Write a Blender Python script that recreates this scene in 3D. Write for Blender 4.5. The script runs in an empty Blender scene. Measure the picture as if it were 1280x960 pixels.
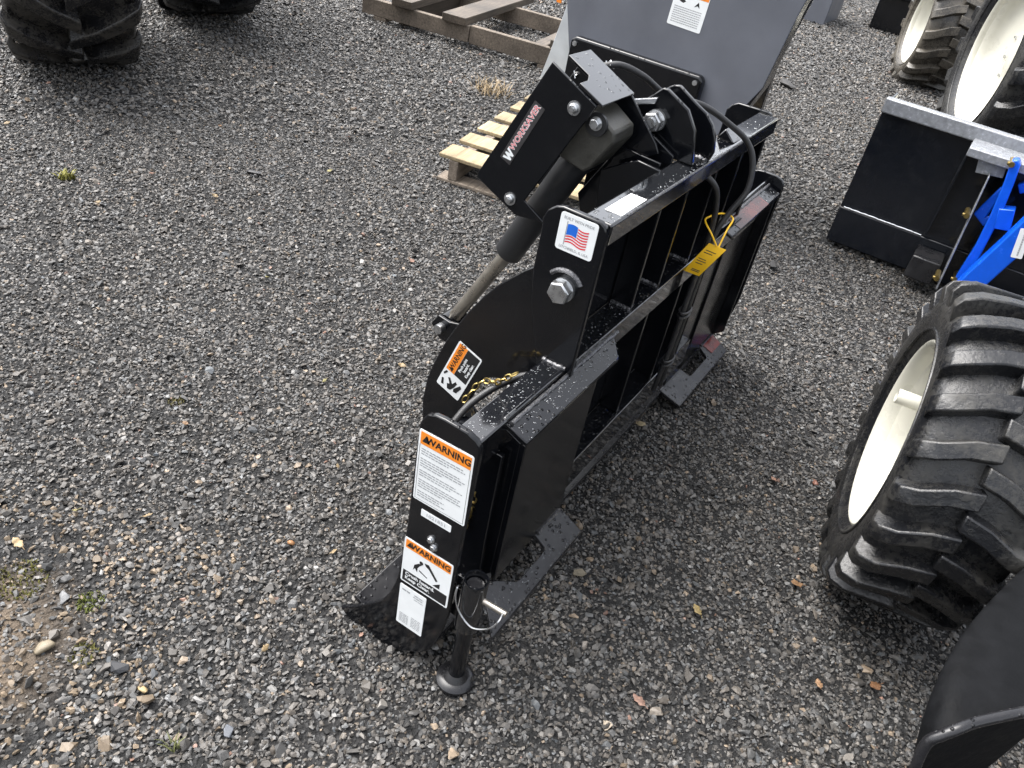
import bpy, bmesh, math, random
import numpy as np
from math import sin, cos, pi, radians, sqrt
from mathutils import Matrix, Vector, Quaternion

SC = bpy.context.scene
COL = SC.collection
random.seed(4)

# ---------------------------------------------------------------- camera
cam_d = bpy.data.cameras.new('camera'); cam = bpy.data.objects.new('camera', cam_d); COL.objects.link(cam)
cam_d.sensor_width = 36.0; cam_d.lens = 36.0 * 1000.0 / 1280.0; cam_d.clip_start = 0.02; cam_d.clip_end = 400
CR = Matrix(((0.53379, 0.43217, -0.72684), (-0.82915, 0.43612, -0.34962), (0.17042, 0.79295, 0.58497)))
cam.matrix_world = Matrix.Translation((0, 0, 1.5)) @ CR.to_quaternion().to_matrix().to_4x4()
SC.camera = cam

# ---------------------------------------------------------------- world, sun, exposure
world = bpy.data.worlds.new('World'); SC.world = world; world.use_nodes = True
nt = world.node_tree; nt.nodes.clear()
SUN_EL, SUN_AZ = 62.0, 92.0          # azimuth measured from +X towards +Y
sky = nt.nodes.new('ShaderNodeTexSky'); sky.sky_type = 'NISHITA'; sky.sun_disc = False
sky.sun_elevation = radians(SUN_EL); sky.sun_rotation = radians(90 - SUN_AZ)
sky.air_density = 1.0; sky.dust_density = 6.0; sky.ozone_density = 1.0
hs = nt.nodes.new('ShaderNodeHueSaturation'); hs.inputs['Saturation'].default_value = 0.28
bgn = nt.nodes.new('ShaderNodeBackground'); bgn.inputs['Strength'].default_value = 0.15
wo = nt.nodes.new('ShaderNodeOutputWorld')
nt.links.new(sky.outputs[0], hs.inputs['Color']); nt.links.new(hs.outputs[0], bgn.inputs['Color']); nt.links.new(bgn.outputs[0], wo.inputs[0])
sd = bpy.data.lights.new('sun', 'SUN'); sd.energy = 0.8; sd.angle = radians(55); sd.color = (1.0, 0.985, 0.96)
sun = bpy.data.objects.new('sun', sd); COL.objects.link(sun)
dirv = Vector((cos(radians(SUN_EL)) * cos(radians(SUN_AZ)), cos(radians(SUN_EL)) * sin(radians(SUN_AZ)), sin(radians(SUN_EL))))
sun.rotation_euler = dirv.to_track_quat('Z', 'Y').to_euler(); sun.location = dirv * 12
SC.view_settings.view_transform = 'Standard'; SC.view_settings.look = 'None'
SC.view_settings.exposure = 1.82; SC.view_settings.gamma = 1.0; SC.view_settings.use_curve_mapping = False
SC.cycles.max_bounces = 5; SC.cycles.diffuse_bounces = 2; SC.cycles.glossy_bounces = 3

# ---------------------------------------------------------------- material helpers
MATS = {}
def mat(name):
    m = bpy.data.materials.new(name); m.use_nodes = True
    t = m.node_tree; b = t.nodes['Principled BSDF']; MATS[name] = m
    return m, t, b
def N(t, kind, **kw):
    n = t.nodes.new(kind)
    for k, v in kw.items():
        if k in n.inputs: n.inputs[k].default_value = v
        else: setattr(n, k, v)
    return n
def ramp(t, src, stops, interp='LINEAR'):
    r = t.nodes.new('ShaderNodeValToRGB'); e = r.color_ramp; e.interpolation = interp
    while len(e.elements) > 1: e.elements.remove(e.elements[-1])
    for i, (p, c) in enumerate(stops):
        if not isinstance(c, (tuple, list)): c = (c, c, c)
        el = e.elements[0] if i == 0 else e.elements.new(p)
        el.position = p; el.color = (c[0], c[1], c[2], 1)
    t.links.new(src, r.inputs[0]); return r
def coords(t, kind='Object'):
    return N(t, 'ShaderNodeTexCoord').outputs[kind]
def mixc(t, fac, a, b, mode='MIX'):
    m = N(t, 'ShaderNodeMix', data_type='RGBA', blend_type=mode)
    for sock, v in ((m.inputs[0], fac), (m.inputs[6], a), (m.inputs[7], b)):
        if hasattr(v, 'links') or isinstance(v, bpy.types.NodeSocket): t.links.new(v, sock)
        else: sock.default_value = v if not isinstance(v, tuple) else (*v[:3], 1)
    return m.outputs[2]
def math_(t, op, a, b=0.0):
    m = N(t, 'ShaderNodeMath', operation=op)
    for i, v in enumerate((a, b)):
        if isinstance(v, bpy.types.NodeSocket): t.links.new(v, m.inputs[i])
        else: m.inputs[i].default_value = v
    return m.outputs[0]
def bump(t, b, src, strength, dist, prev=None):
    n = N(t, 'ShaderNodeBump'); n.inputs['Strength'].default_value = strength; n.inputs['Distance'].default_value = dist
    t.links.new(src, n.inputs['Height'])
    if prev is not None: t.links.new(prev, n.inputs['Normal'])
    t.links.new(n.outputs[0], b.inputs['Normal']); return n.outputs[0]

def plain(name, col, rough, metal=0.0, var=0.12, scale=25.0, bmp=0.0, bscale=200.0):
    m, t, b = mat(name); co = coords(t)
    n = N(t, 'ShaderNodeTexNoise', Scale=scale, Detail=6.0, Roughness=0.6); t.links.new(co, n.inputs['Vector'])
    lo = tuple(c * (1 - var) for c in col); hi = tuple(min(1, c * (1 + var)) for c in col)
    r = ramp(t, n.outputs[0], [(0.3, lo), (0.7, hi)]); t.links.new(r.outputs[0], b.inputs['Base Color'])
    rr = ramp(t, n.outputs[0], [(0.3, max(0.02, rough * 0.8)), (0.7, min(1, rough * 1.2))]); t.links.new(rr.outputs[0], b.inputs['Roughness'])
    b.inputs['Metallic'].default_value = metal
    if bmp:
        n2 = N(t, 'ShaderNodeTexNoise', Scale=bscale, Detail=4.0); t.links.new(co, n2.inputs['Vector'])
        bump(t, b, n2.outputs[0], bmp, 0.002)
    return m

def paint_black(name, col=(0.0032, 0.0036, 0.0048), rough=0.12, wet=0.8, dust=0.15, coat=0.0):
    """glossy black powder coat, rain beads standing on the faces that look up, thin dust film"""
    m, t, b = mat(name); co = coords(t)
    geo = N(t, 'ShaderNodeNewGeometry'); sep = N(t, 'ShaderNodeSeparateXYZ'); t.links.new(geo.outputs['True Normal'], sep.inputs[0])
    up = ramp(t, sep.outputs[2], [(0.35, 0.02), (0.75, 1.0)])
    vor = N(t, 'ShaderNodeTexVoronoi', Scale=85.0, Randomness=1.0); t.links.new(co, vor.inputs['Vector'])
    drop = ramp(t, vor.outputs['Distance'], [(0.0, 1.0), (0.22, 0.8), (0.34, 0.0)])
    cell = ramp(t, vor.outputs['Color'], [(0.45, 0.0), (0.5, 1.0)])
    nz = N(t, 'ShaderNodeTexNoise', Scale=9.0, Detail=4.0); t.links.new(co, nz.inputs['Vector'])
    patch = ramp(t, nz.outputs[0], [(0.40, 0.0), (0.52, 1.0)])
    h = math_(t, 'MULTIPLY', math_(t, 'MULTIPLY', drop.outputs[0], cell.outputs[0]), math_(t, 'MULTIPLY', patch.outputs[0], up.outputs[0]))
    orange = N(t, 'ShaderNodeTexNoise', Scale=260.0, Detail=2.0); t.links.new(co, orange.inputs['Vector'])
    p = bump(t, b, orange.outputs[0], 0.03, 0.001)
    bump(t, b, h, wet, 0.010, p)
    sm = N(t, 'ShaderNodeTexNoise', Scale=14.0, Detail=7.0, Roughness=0.65); t.links.new(co, sm.inputs['Vector'])
    rr = ramp(t, sm.outputs[0], [(0.3, rough * 0.6), (0.72, rough * 1.7)]); t.links.new(rr.outputs[0], b.inputs['Roughness'])
    du = ramp(t, sm.outputs[0], [(0.5, col), (0.85, tuple(c + 0.022 * dust for c in col))])
    # chipped / scuffed fine specks showing primer
    sp = N(t, 'ShaderNodeTexNoise', Scale=70.0, Detail=8.0, Roughness=0.8); t.links.new(co, sp.inputs['Vector'])
    ch = ramp(t, sp.outputs[0], [(0.73, 0.0), (0.76, 1.0)])
    c = mixc(t, math_(t, 'MULTIPLY', ch.outputs[0], 0.35), du.outputs[0], (0.09, 0.085, 0.08))
    t.links.new(c, b.inputs['Base Color'])
    b.inputs['Specular IOR Level'].default_value = 0.5
    b.inputs['Coat Weight'].default_value = coat; b.inputs['Coat Roughness'].default_value = 0.05
    return m

M_black = paint_black('black_powder_coat')
M_blackwet = paint_black('black_powder_coat_wet', rough=0.09, wet=1.0, coat=1.0)
M_scuff = paint_black('black_scuffed_steel', col=(0.012, 0.012, 0.0135), rough=0.26, wet=0.8, dust=0.9)
M_blackmatte = plain('black_plastic', (0.012, 0.0125, 0.014), 0.42, var=0.3, scale=12, bmp=0.15, bscale=500)
M_guard = plain('wet_black_rubber_guard', (0.005, 0.0053, 0.006), 0.62, var=0.35, scale=30, bmp=0.5, bscale=120)
M_guard.node_tree.nodes['Principled BSDF'].inputs['Specular IOR Level'].default_value = 0.07
M_barrel = plain('dark_grey_cylinder_paint', (0.022, 0.023, 0.025), 0.38, var=0.2)
M_castgrey = plain('cast_cylinder_base', (0.036, 0.035, 0.030), 0.42, var=0.3, bmp=0.3)
M_rod = plain('ground_steel_rod', (0.42, 0.39, 0.34), 0.30, 0.9, var=0.15)
M_zinc = plain('zinc_plated_steel', (0.55, 0.56, 0.57), 0.30, 0.95, var=0.18, scale=60)
M_gold = plain('yellow_zinc', (0.34, 0.255, 0.095), 0.32, 0.95, var=0.2, scale=60)
M_weld = plain('weld_bead', (0.10, 0.10, 0.105), 0.28, 0.6, var=0.4, scale=180, bmp=0.6, bscale=300)
M_hose = plain('hydraulic_hose_rubber', (0.017, 0.017, 0.018), 0.40, var=0.3, bmp=0.3, bscale=900)
M_white = plain('white_vinyl', (0.74, 0.76, 0.76), 0.42, var=0.04)
M_bright = plain('bare_white_sticker', (0.82, 0.82, 0.81), 0.35, var=0.02)
M_orange = plain('orange_vinyl', (0.80, 0.24, 0.022), 0.40, var=0.05)
M_ink = plain('black_print', (0.012, 0.012, 0.013), 0.45, var=0.05)
M_greyink = plain('grey_print', (0.30, 0.31, 0.32), 0.5, var=0.1)
M_red = plain('red_print', (0.62, 0.035, 0.05), 0.4, var=0.05)
M_blueprint = plain('blue_print', (0.012, 0.12, 0.55), 0.4, var=0.06)
M_decal = plain('charcoal_decal', (0.035, 0.033, 0.034), 0.35, var=0.15)
M_tag = plain('yellow_tag_card', (0.86, 0.50, 0.012), 0.48, var=0.06)
M_blue = plain('blue_tractor_paint', (0.004, 0.088, 0.60), 0.24, var=0.1)
M_cream = plain('cream_wheel_paint', (0.56, 0.548, 0.475), 0.30, var=0.05, scale=8)
M_grey = plain('grey_hopper_paint', (0.112, 0.119, 0.138), 0.34, var=0.10, scale=5)
M_greysky = plain('sky_bright_grey_sheet', (0.55, 0.58, 0.60), 0.38, 0.3, var=0.1, scale=10)  # pale version of the hopper grey, sky reflection put into the colour
M_redrust = plain('red_primer_wear', (0.050, 0.015, 0.013), 0.26, var=0.6, scale=18)
M_redrust2 = plain('bright_red_wear', (0.15, 0.022, 0.016), 0.3, var=0.6, scale=18)
M_bucket = paint_black('black_bucket_paint', col=(0.006, 0.0075, 0.011), rough=0.16, wet=0.7, dust=0.4)
M_galvbar = plain('wet_bucket_bar', (0.25, 0.26, 0.275), 0.24, 0.2, var=0.25, scale=60, bmp=0.5, bscale=250)

def wood(name, a, b_, rough=0.75):
    m, t, b = mat(name); co = coords(t)
    mp = N(t, 'ShaderNodeMapping'); mp.inputs['Scale'].default_value = (1.5, 26, 26); t.links.new(co, mp.inputs[0])
    n = N(t, 'ShaderNodeTexNoise', Scale=3.0, Detail=8.0, Roughness=0.65, Distortion=0.6); t.links.new(mp.outputs[0], n.inputs['Vector'])
    oi = N(t, 'ShaderNodeObjectInfo'); 
    r = ramp(t, n.outputs[0], [(0.28, a), (0.5, tuple((x + y) / 2 for x, y in zip(a, b_))), (0.72, b_)])
    n2 = N(t, 'ShaderNodeTexNoise', Scale=4.0, Detail=5.0); t.links.new(co, n2.inputs['Vector'])
    st = ramp(t, n2.outputs[0], [(0.35, 0.55), (0.65, 1.15)])
    c = mixc(t, 1.0, r.outputs[0], st.outputs[0], 'MULTIPLY')
    rv = ramp(t, oi.outputs['Random'], [(0.0, 0.8), (1.0, 1.15)])
    c2 = mixc(t, 1.0, c, rv.outputs[0], 'MULTIPLY')
    t.links.new(c2, b.inputs['Base Color']); b.inputs['Roughness'].default_value = rough
    bump(t, b, n.outputs[0], 0.35, 0.004)
    return m
M_pine = wood('new_pine', (0.18, 0.13, 0.07), (0.43, 0.345, 0.205))
M_oldwood = wood('weathered_wood', (0.075, 0.058, 0.042), (0.25, 0.205, 0.16))
M_darkwood = wood('wet_dark_wood', (0.035, 0.027, 0.02), (0.12, 0.095, 0.07), 0.6)

def rubber(name, col, mud, amount):
    m, t, b = mat(name); co = coords(t)
    n = N(t, 'ShaderNodeTexNoise', Scale=7.0, Detail=9.0, Roughness=0.7); t.links.new(co, n.inputs['Vector'])
    n2 = N(t, 'ShaderNodeTexNoise', Scale=90.0, Detail=5.0, Roughness=0.7); t.links.new(co, n2.inputs['Vector'])
    s = math_(t, 'ADD', math_(t, 'MULTIPLY', n.outputs[0], 0.65), math_(t, 'MULTIPLY', n2.outputs[0], 0.35))
    mk = ramp(t, s, [(0.52 - amount * 0.14, 0.0), (0.66 - amount * 0.1, 1.0)])
    c = mixc(t, math_(t, 'MULTIPLY', mk.outputs[0], 0.8), col, mud); t.links.new(c, b.inputs['Base Color'])
    rr = ramp(t, s, [(0.44, 0.13), (0.62, 0.55)]); t.links.new(rr.outputs[0], b.inputs['Roughness'])
    bump(t, b, s, 0.6, 0.008)
    return m
M_tyre = rubber('wet_black_rubber', (0.0085, 0.009, 0.0105), (0.045, 0.043, 0.038), 0.40)
M_tyremud = rubber('muddy_rubber', (0.016, 0.0155, 0.015), (0.105, 0.092, 0.072), 0.95)

M_tyredust = rubber('dusty_black_rubber', (0.009, 0.009, 0.010), (0.070, 0.063, 0.052), 0.40)
# ---------------------------------------------------------------- mesh helpers
ORIG = {}
def thing(name, label, cat, loc=(0, 0, 0), group=None, rotz=0.0):
    o = bpy.data.objects.new(name, None); COL.objects.link(o); o.empty_display_size = 0.1
    o.location = loc; o.rotation_euler = (0, 0, rotz); ORIG[o.name] = Vector(loc)
    o['label'] = label; o['category'] = cat
    if group: o['group'] = group
    return o
def tag(o, label=None, cat=None, group=None, kind=None):
    for k, v in (('label', label), ('category', cat), ('group', group), ('kind', kind)):
        if v: o[k] = v
    return o

class MB:
    def __init__(s): s.v = []; s.f = []; s.sm = []
    def add(s, vs, fs, smooth=False):
        o = len(s.v); s.v += [tuple(p) for p in vs]; s.f += [tuple(i + o for i in f) for f in fs]; s.sm += [smooth] * len(fs); return s
    def box(s, x0, x1, y0, y1, z0, z1):
        vs = [(x0, y0, z0), (x1, y0, z0), (x1, y1, z0), (x0, y1, z0), (x0, y0, z1), (x1, y0, z1), (x1, y1, z1), (x0, y1, z1)]
        return s.add(vs, [(0, 3, 2, 1), (4, 5, 6, 7), (0, 1, 5, 4), (1, 2, 6, 5), (2, 3, 7, 6), (3, 0, 4, 7)])
    def hexa(s, b4, t4):
        return s.add(list(b4) + list(t4), [(0, 3, 2, 1), (4, 5, 6, 7), (0, 1, 5, 4), (1, 2, 6, 5), (2, 3, 7, 6), (3, 0, 4, 7)])
    def prism(s, pts, fn, a, b):
        """closed outline pts (2-D) between two offsets a, b; fn(p, q, off) -> 3-D"""
        n = len(pts); vs = [fn(p[0], p[1], a) for p in pts] + [fn(p[0], p[1], b) for p in pts]
        fs = [tuple(range(n))[::-1], tuple(range(n, 2 * n))] + [(i, (i + 1) % n, n + (i + 1) % n, n + i) for i in range(n)]
        return s.add(vs, fs)
    def px(s, pts, x0, x1): return s.prism(pts, lambda p, q, o: (o, p, q), x0, x1)
    def tube(s, path, r, n=10, cap=True, closed=False):
        P = [Vector(p) for p in path]; m = len(P); rings = []
        nrm = None
        for i in range(m):
            if closed: tan = (P[(i + 1) % m] - P[i - 1])
            else: tan = (P[min(i + 1, m - 1)] - P[max(i - 1, 0)])
            tan.normalize()
            if nrm is None:
                nrm = tan.cross(Vector((0.13, 0.31, 0.94))); 
                if nrm.length < 0.05: nrm = tan.cross(Vector((1, 0, 0)))
            nrm = (nrm - tan * nrm.dot(tan)).normalized(); bn = tan.cross(nrm)
            rr = r[i] if isinstance(r, (list, tuple)) else r
            rings.append([P[i] + (nrm * cos(2 * pi * k / n) + bn * sin(2 * pi * k / n)) * rr for k in range(n)])
        vs = [v for g in rings for v in g]; fs = []
        mm = m if closed else m - 1
        for i in range(mm):
            j = (i + 1) % m
            for k in range(n): fs.append((i * n + k, i * n + (k + 1) % n, j * n + (k + 1) % n, j * n + k))
        s.add(vs, fs, True)
        if cap and not closed: s.add(rings[0], [tuple(range(n))[::-1]]); s.add(rings[-1], [tuple(range(n))])
        return s
    def cyl(s, p0, p1, r, n=20): return s.tube([p0, p1], r, n)
    def lathe(s, prof, n=48, fn=None, closed=False):
        """prof (a, r): revolve about the local X axis"""
        fn = fn or (lambda a, r, t: (a, r * cos(t), r * sin(t)))
        m = len(prof); vs = [fn(a, r, 2 * pi * k / n) for k in range(n) for a, r in prof]; fs = []
        for k in range(n):
            kk = (k + 1) % n
            for i in range(m if closed else m - 1):
                j = (i + 1) % m
                fs.append((k * m + i, kk * m + i, kk * m + j, k * m + j))
        return s.add(vs, fs, True)
    def hexbolt(s, c, axis, r, h, n=6):
        c = Vector(c); a = Vector(axis).normalized(); s.tube([c, c + a * h], r, n); return s
    def build(s, name, m, parent=None, bevel=0.0, local=False, smooth_angle=40, seg=2):
        me = bpy.data.meshes.new(name)
        off = Vector((0, 0, 0))
        if parent is not None and not local: off = ORIG.get(parent.name, Vector((0, 0, 0)))
        me.from_pydata([tuple(Vector(v) - off) for v in s.v], [], s.f)
        bm = bmesh.new(); bm.from_mesh(me); bmesh.ops.recalc_face_normals(bm, faces=bm.faces); bm.to_mesh(me); bm.free()
        me.polygons.foreach_set('use_smooth', [True] * len(me.polygons))
        try: me.set_sharp_from_angle(angle=radians(smooth_angle))
        except Exception: pass
        me.materials.append(m)
        o = bpy.data.objects.new(name, me); COL.objects.link(o)
        if parent is not None: o.parent = parent; ORIG[o.name] = off
        if bevel:
            b = o.modifiers.new('edge', 'BEVEL'); b.width = bevel; b.segments = seg; b.limit_method = 'ANGLE'; b.angle_limit = radians(38)
        return o

def rescale(pts, k): return [(y * k, 1.5 - (1.5 - z) * k) for y, z in pts]

def roundrect(w, h, r, n=5):
    o = []
    for cx, cy, a0 in ((w / 2 - r, h / 2 - r, 0), (-w / 2 + r, h / 2 - r, 90), (-w / 2 + r, -h / 2 + r, 180), (w / 2 - r, -h / 2 + r, 270)):
        for i in range(n + 1):
            a = radians(a0 + 90 * i / n); o.append((cx + r * cos(a), cy + r * sin(a)))
    return o
def flat(name, pts, m, parent, z=0.0, th=0.0004):
    return MB().prism(pts, lambda p, q, o: (p, q, o), z, z + th).build(name, m, parent, local=True)
def sticker(name, m, parent, x, yc, zc, w, h, rot=0.0, r=0.004, th=0.0008, facing=None):
    """thin vinyl on a face that looks to -X; local x reads to -Y, local y up"""
    o = flat(name, roundrect(w, h, r), m, parent, 0.0, th)
    R = facing or Matrix(((0, 0, -1), (-1, 0, 0), (0, 1, 0)))
    R = R @ Matrix.Rotation(rot, 3, 'Z')
    o.rotation_euler = R.to_euler(); o.location = Vector((x, yc, zc)) - ORIG.get(parent.name, Vector((0, 0, 0)))
    return o
def text(name, body, m, parent, x, y, size, z=0.0012, align='LEFT', bold=0.0, sx=1.0):
    cu = bpy.data.curves.new('t', 'FONT'); cu.body = body; cu.size = size; cu.align_x = align; cu.align_y = 'CENTER'; cu.offset = bold; cu.resolution_u = 2
    ob = bpy.data.objects.new('t', cu); COL.objects.link(ob); bpy.context.view_layer.update()
    dg = bpy.context.evaluated_depsgraph_get()
    me = bpy.data.meshes.new_from_object(ob.evaluated_get(dg)); bpy.data.objects.remove(ob); bpy.data.curves.remove(cu)
    for v in me.vertices: v.co = (x + v.co.x * sx, y + v.co.y, z)
    me.materials.clear(); me.materials.append(m); me.name = name
    o = bpy.data.objects.new(name, me); COL.objects.link(o); o.parent = parent; return o
def lines(name, m, parent, rows, z=0.0012):
    mb = MB()
    for (x0, x1, y, h) in rows:
        x = x0
        while x < x1:
            L = min(random.uniform(0.004, 0.010), x1 - x)
            mb.add([(x, y, z), (x + L, y, z), (x + L, y + h, z), (x, y + h, z)], [(0, 1, 2, 3)]); x += L + 0.0016
    o = mb.build(name, m, parent, local=True); o['kind'] = 'stuff'; return o
def warn_triangle(parent, x, y, s, z=0.0012):
    mb = MB(); mb.add([(x - s / 2, y - s * .42, z), (x + s / 2, y - s * .42, z), (x, y + s * .5, z)], [(0, 1, 2)])
    return mb.build('warning_triangle', M_ink, parent, local=True)

# ================================================================ SETTING: ground
def gh(x, y):
    return 0.010 * sin(x * 1.3 + 0.7 * y) * cos(y * 1.1 - 0.4 * x) + 0.006 * sin(3.1 * x + 1.7) * sin(2.7 * y + 0.3) 
m, t, b = mat('wet_gravel_bed_gap_shade'); co = coords(t)
v1 = N(t, 'ShaderNodeTexVoronoi', Scale=75.0); t.links.new(co, v1.inputs['Vector'])
v2 = N(t, 'ShaderNodeTexVoronoi', Scale=150.0); t.links.new(co, v2.inputs['Vector'])
g1 = ramp(t, v1.outputs['Color'], [(0.0, 0.022), (0.55, 0.07), (0.86, 0.13), (0.95, 0.30)])
g2 = ramp(t, v2.outputs['Color'], [(0.0, 0.02), (0.6, 0.07), (0.95, 0.16)])
fz = N(t, 'ShaderNodeTexNoise', Scale=30.0, Detail=4.0); t.links.new(co, fz.inputs['Vector'])
c = mixc(t, fz.outputs[0], g1.outputs[0], g2.outputs[0])
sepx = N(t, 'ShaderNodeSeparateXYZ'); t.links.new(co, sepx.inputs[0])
near = ramp(t, math_(t, 'MULTIPLY', sepx.outputs[0], 0.1), [(0.45, 0.26), (0.80, 0.40)])  # bed colour lowered to stand in for shade in the gaps between stones
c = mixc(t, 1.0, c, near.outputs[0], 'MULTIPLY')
dn = N(t, 'ShaderNodeTexNoise', Scale=2.3, Detail=6.0, Roughness=0.6); t.links.new(co, dn.inputs['Vector'])
vd = N(t, 'ShaderNodeVectorMath', operation='DISTANCE'); t.links.new(co, vd.inputs[0]); vd.inputs[1].default_value = (0.36, 1.20, 0)
dm = ramp(t, math_(t, 'ADD', vd.outputs['Value'], math_(t, 'MULTIPLY', dn.outputs[0], 0.35)), [(0.20, 0.85), (0.42, 0.0)])
c = mixc(t, dm.outputs[0], c, (0.145, 0.112, 0.080))
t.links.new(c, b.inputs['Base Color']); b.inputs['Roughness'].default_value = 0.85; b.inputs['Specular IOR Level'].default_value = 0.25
hgt = math_(t, 'ADD', v1.outputs['Distance'], math_(t, 'MULTIPLY', v2.outputs['Distance'], 0.5))
bump(t, b, hgt, 0.8, 0.012)
M_ground = m
xs = list(np.concatenate([np.linspace(-8, -0.6, 6), np.linspace(-0.5, 9.0, 96), np.linspace(9.4, 60, 14)]))
ys = list(np.concatenate([np.linspace(-30, -2.3, 8), np.linspace(-2.2, 6.2, 85), np.linspace(6.5, 45, 10)]))
vs = [(x, y, gh(x, y) if (-.6 < x < 9 and -2.3 < y < 6.3) else 0.0) for x in xs for y in ys]
ny = len(ys); fs = [(i * ny + j, (i + 1) * ny + j, (i + 1) * ny + j + 1, i * ny + j + 1) for i in range(len(xs) - 1) for j in range(ny - 1)]
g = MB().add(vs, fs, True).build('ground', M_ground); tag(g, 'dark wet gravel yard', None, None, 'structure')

# gravel: real stones, instanced by geometry nodes on scattered points
m, t, b = mat('crushed_stone')
at = N(t, 'ShaderNodeAttribute', attribute_type='INSTANCER', attribute_name='tint')
co = coords(t)
n = N(t, 'ShaderNodeTexNoise', Scale=1.8, Detail=2.0, Roughness=0.65); t.links.new(co, n.inputs['Vector'])
rv = ramp(t, n.outputs[0], [(0.3, 0.76), (0.7, 1.22)])
c = mixc(t, 1.0, at.outputs['Color'], rv.outputs[0], 'MULTIPLY'); t.links.new(c, b.inputs['Base Color'])
b.inputs['Roughness'].default_value = 0.50; b.inputs['Specular IOR Level'].default_value = 0.45
M_stone = m
rockcol = bpy.data.collections.new('stone_shapes')
rng = np.random.default_rng(11)
def rock_mesh(name, k, rounded=False):
    bm = bmesh.new(); r = np.random.default_rng(100 + k)
    for _ in range(26 if rounded else 13):
        p = r.normal(size=3); p /= np.linalg.norm(p); p *= (1.0 if rounded else r.uniform(0.72, 1.05))
        bm.verts.new((p[0], p[1] * r.uniform(0.72, 0.9) if not rounded else p[1] * 0.8, p[2] * 0.62))
    bmesh.ops.convex_hull(bm, input=bm.verts)
    bmesh.ops.delete(bm, geom=[v for v in bm.verts if not v.link_faces], context='VERTS')
    me = bpy.data.meshes.new(name); bm.to_mesh(me); bm.free()
    if rounded: me.polygons.foreach_set('use_smooth', [True] * len(me.polygons))
    return me
for k in range(10):
    me = rock_mesh('stone_shape', k); me.materials.append(M_stone)
    rockcol.objects.link(bpy.data.objects.new('stone_shape', me))

def scatter(name, pts, scl, rot, tint, label):
    me = bpy.data.meshes.new(name); me.from_pydata(pts.tolist(), [], [])
    for an, ty, data in (('scl', 'FLOAT_VECTOR', scl), ('rot', 'FLOAT_VECTOR', rot)):
        a = me.attributes.new(an, ty, 'POINT'); a.data.foreach_set('vector', data.astype(np.float32).ravel())
    a = me.attributes.new('tint', 'FLOAT_COLOR', 'POINT'); a.data.foreach_set('color', np.c_[tint, np.ones(len(tint))].astype(np.float32).ravel())
    o = bpy.data.objects.new(name, me); COL.objects.link(o); me.materials.append(M_stone)
    ng = bpy.data.node_groups.new(name, 'GeometryNodeTree')
    ng.interface.new_socket('Geometry', in_out='INPUT', socket_type='NodeSocketGeometry')
    ng.interface.new_socket('Geometry', in_out='OUTPUT', socket_type='NodeSocketGeometry')
    gi = ng.nodes.new('NodeGroupInput'); go = ng.nodes.new('NodeGroupOutput')
    ci = ng.nodes.new('GeometryNodeCollectionInfo'); ci.inputs[0].default_value = rockcol; ci.inputs['Separate Children'].default_value = True; ci.inputs['Reset Children'].default_value = True
    iop = ng.nodes.new('GeometryNodeInstanceOnPoints'); iop.inputs['Pick Instance'].default_value = True
    def attr(nm):
        a = ng.nodes.new('GeometryNodeInputNamedAttribute'); a.data_type = 'FLOAT_VECTOR'; a.inputs[0].default_value = nm; return a.outputs[0]
    e2r = ng.nodes.new('FunctionNodeEulerToRotation')
    m2p = ng.nodes.new('GeometryNodeMeshToPoints')
    L = ng.links.new
    L(gi.outputs[0], m2p.inputs[0]); L(m2p.outputs[0], iop.inputs['Points']); L(ci.outputs[0], iop.inputs['Instance'])
    L(attr('rot'), e2r.inputs[0]); L(e2r.outputs[0], iop.inputs['Rotation']); L(attr('scl'), iop.inputs['Scale'])
    L(iop.outputs[0], go.inputs[0])
    md = o.modifiers.new('scatter', 'NODES'); md.node_group = ng
    tag(o, label, 'gravel', None, 'stuff'); return o

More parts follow.
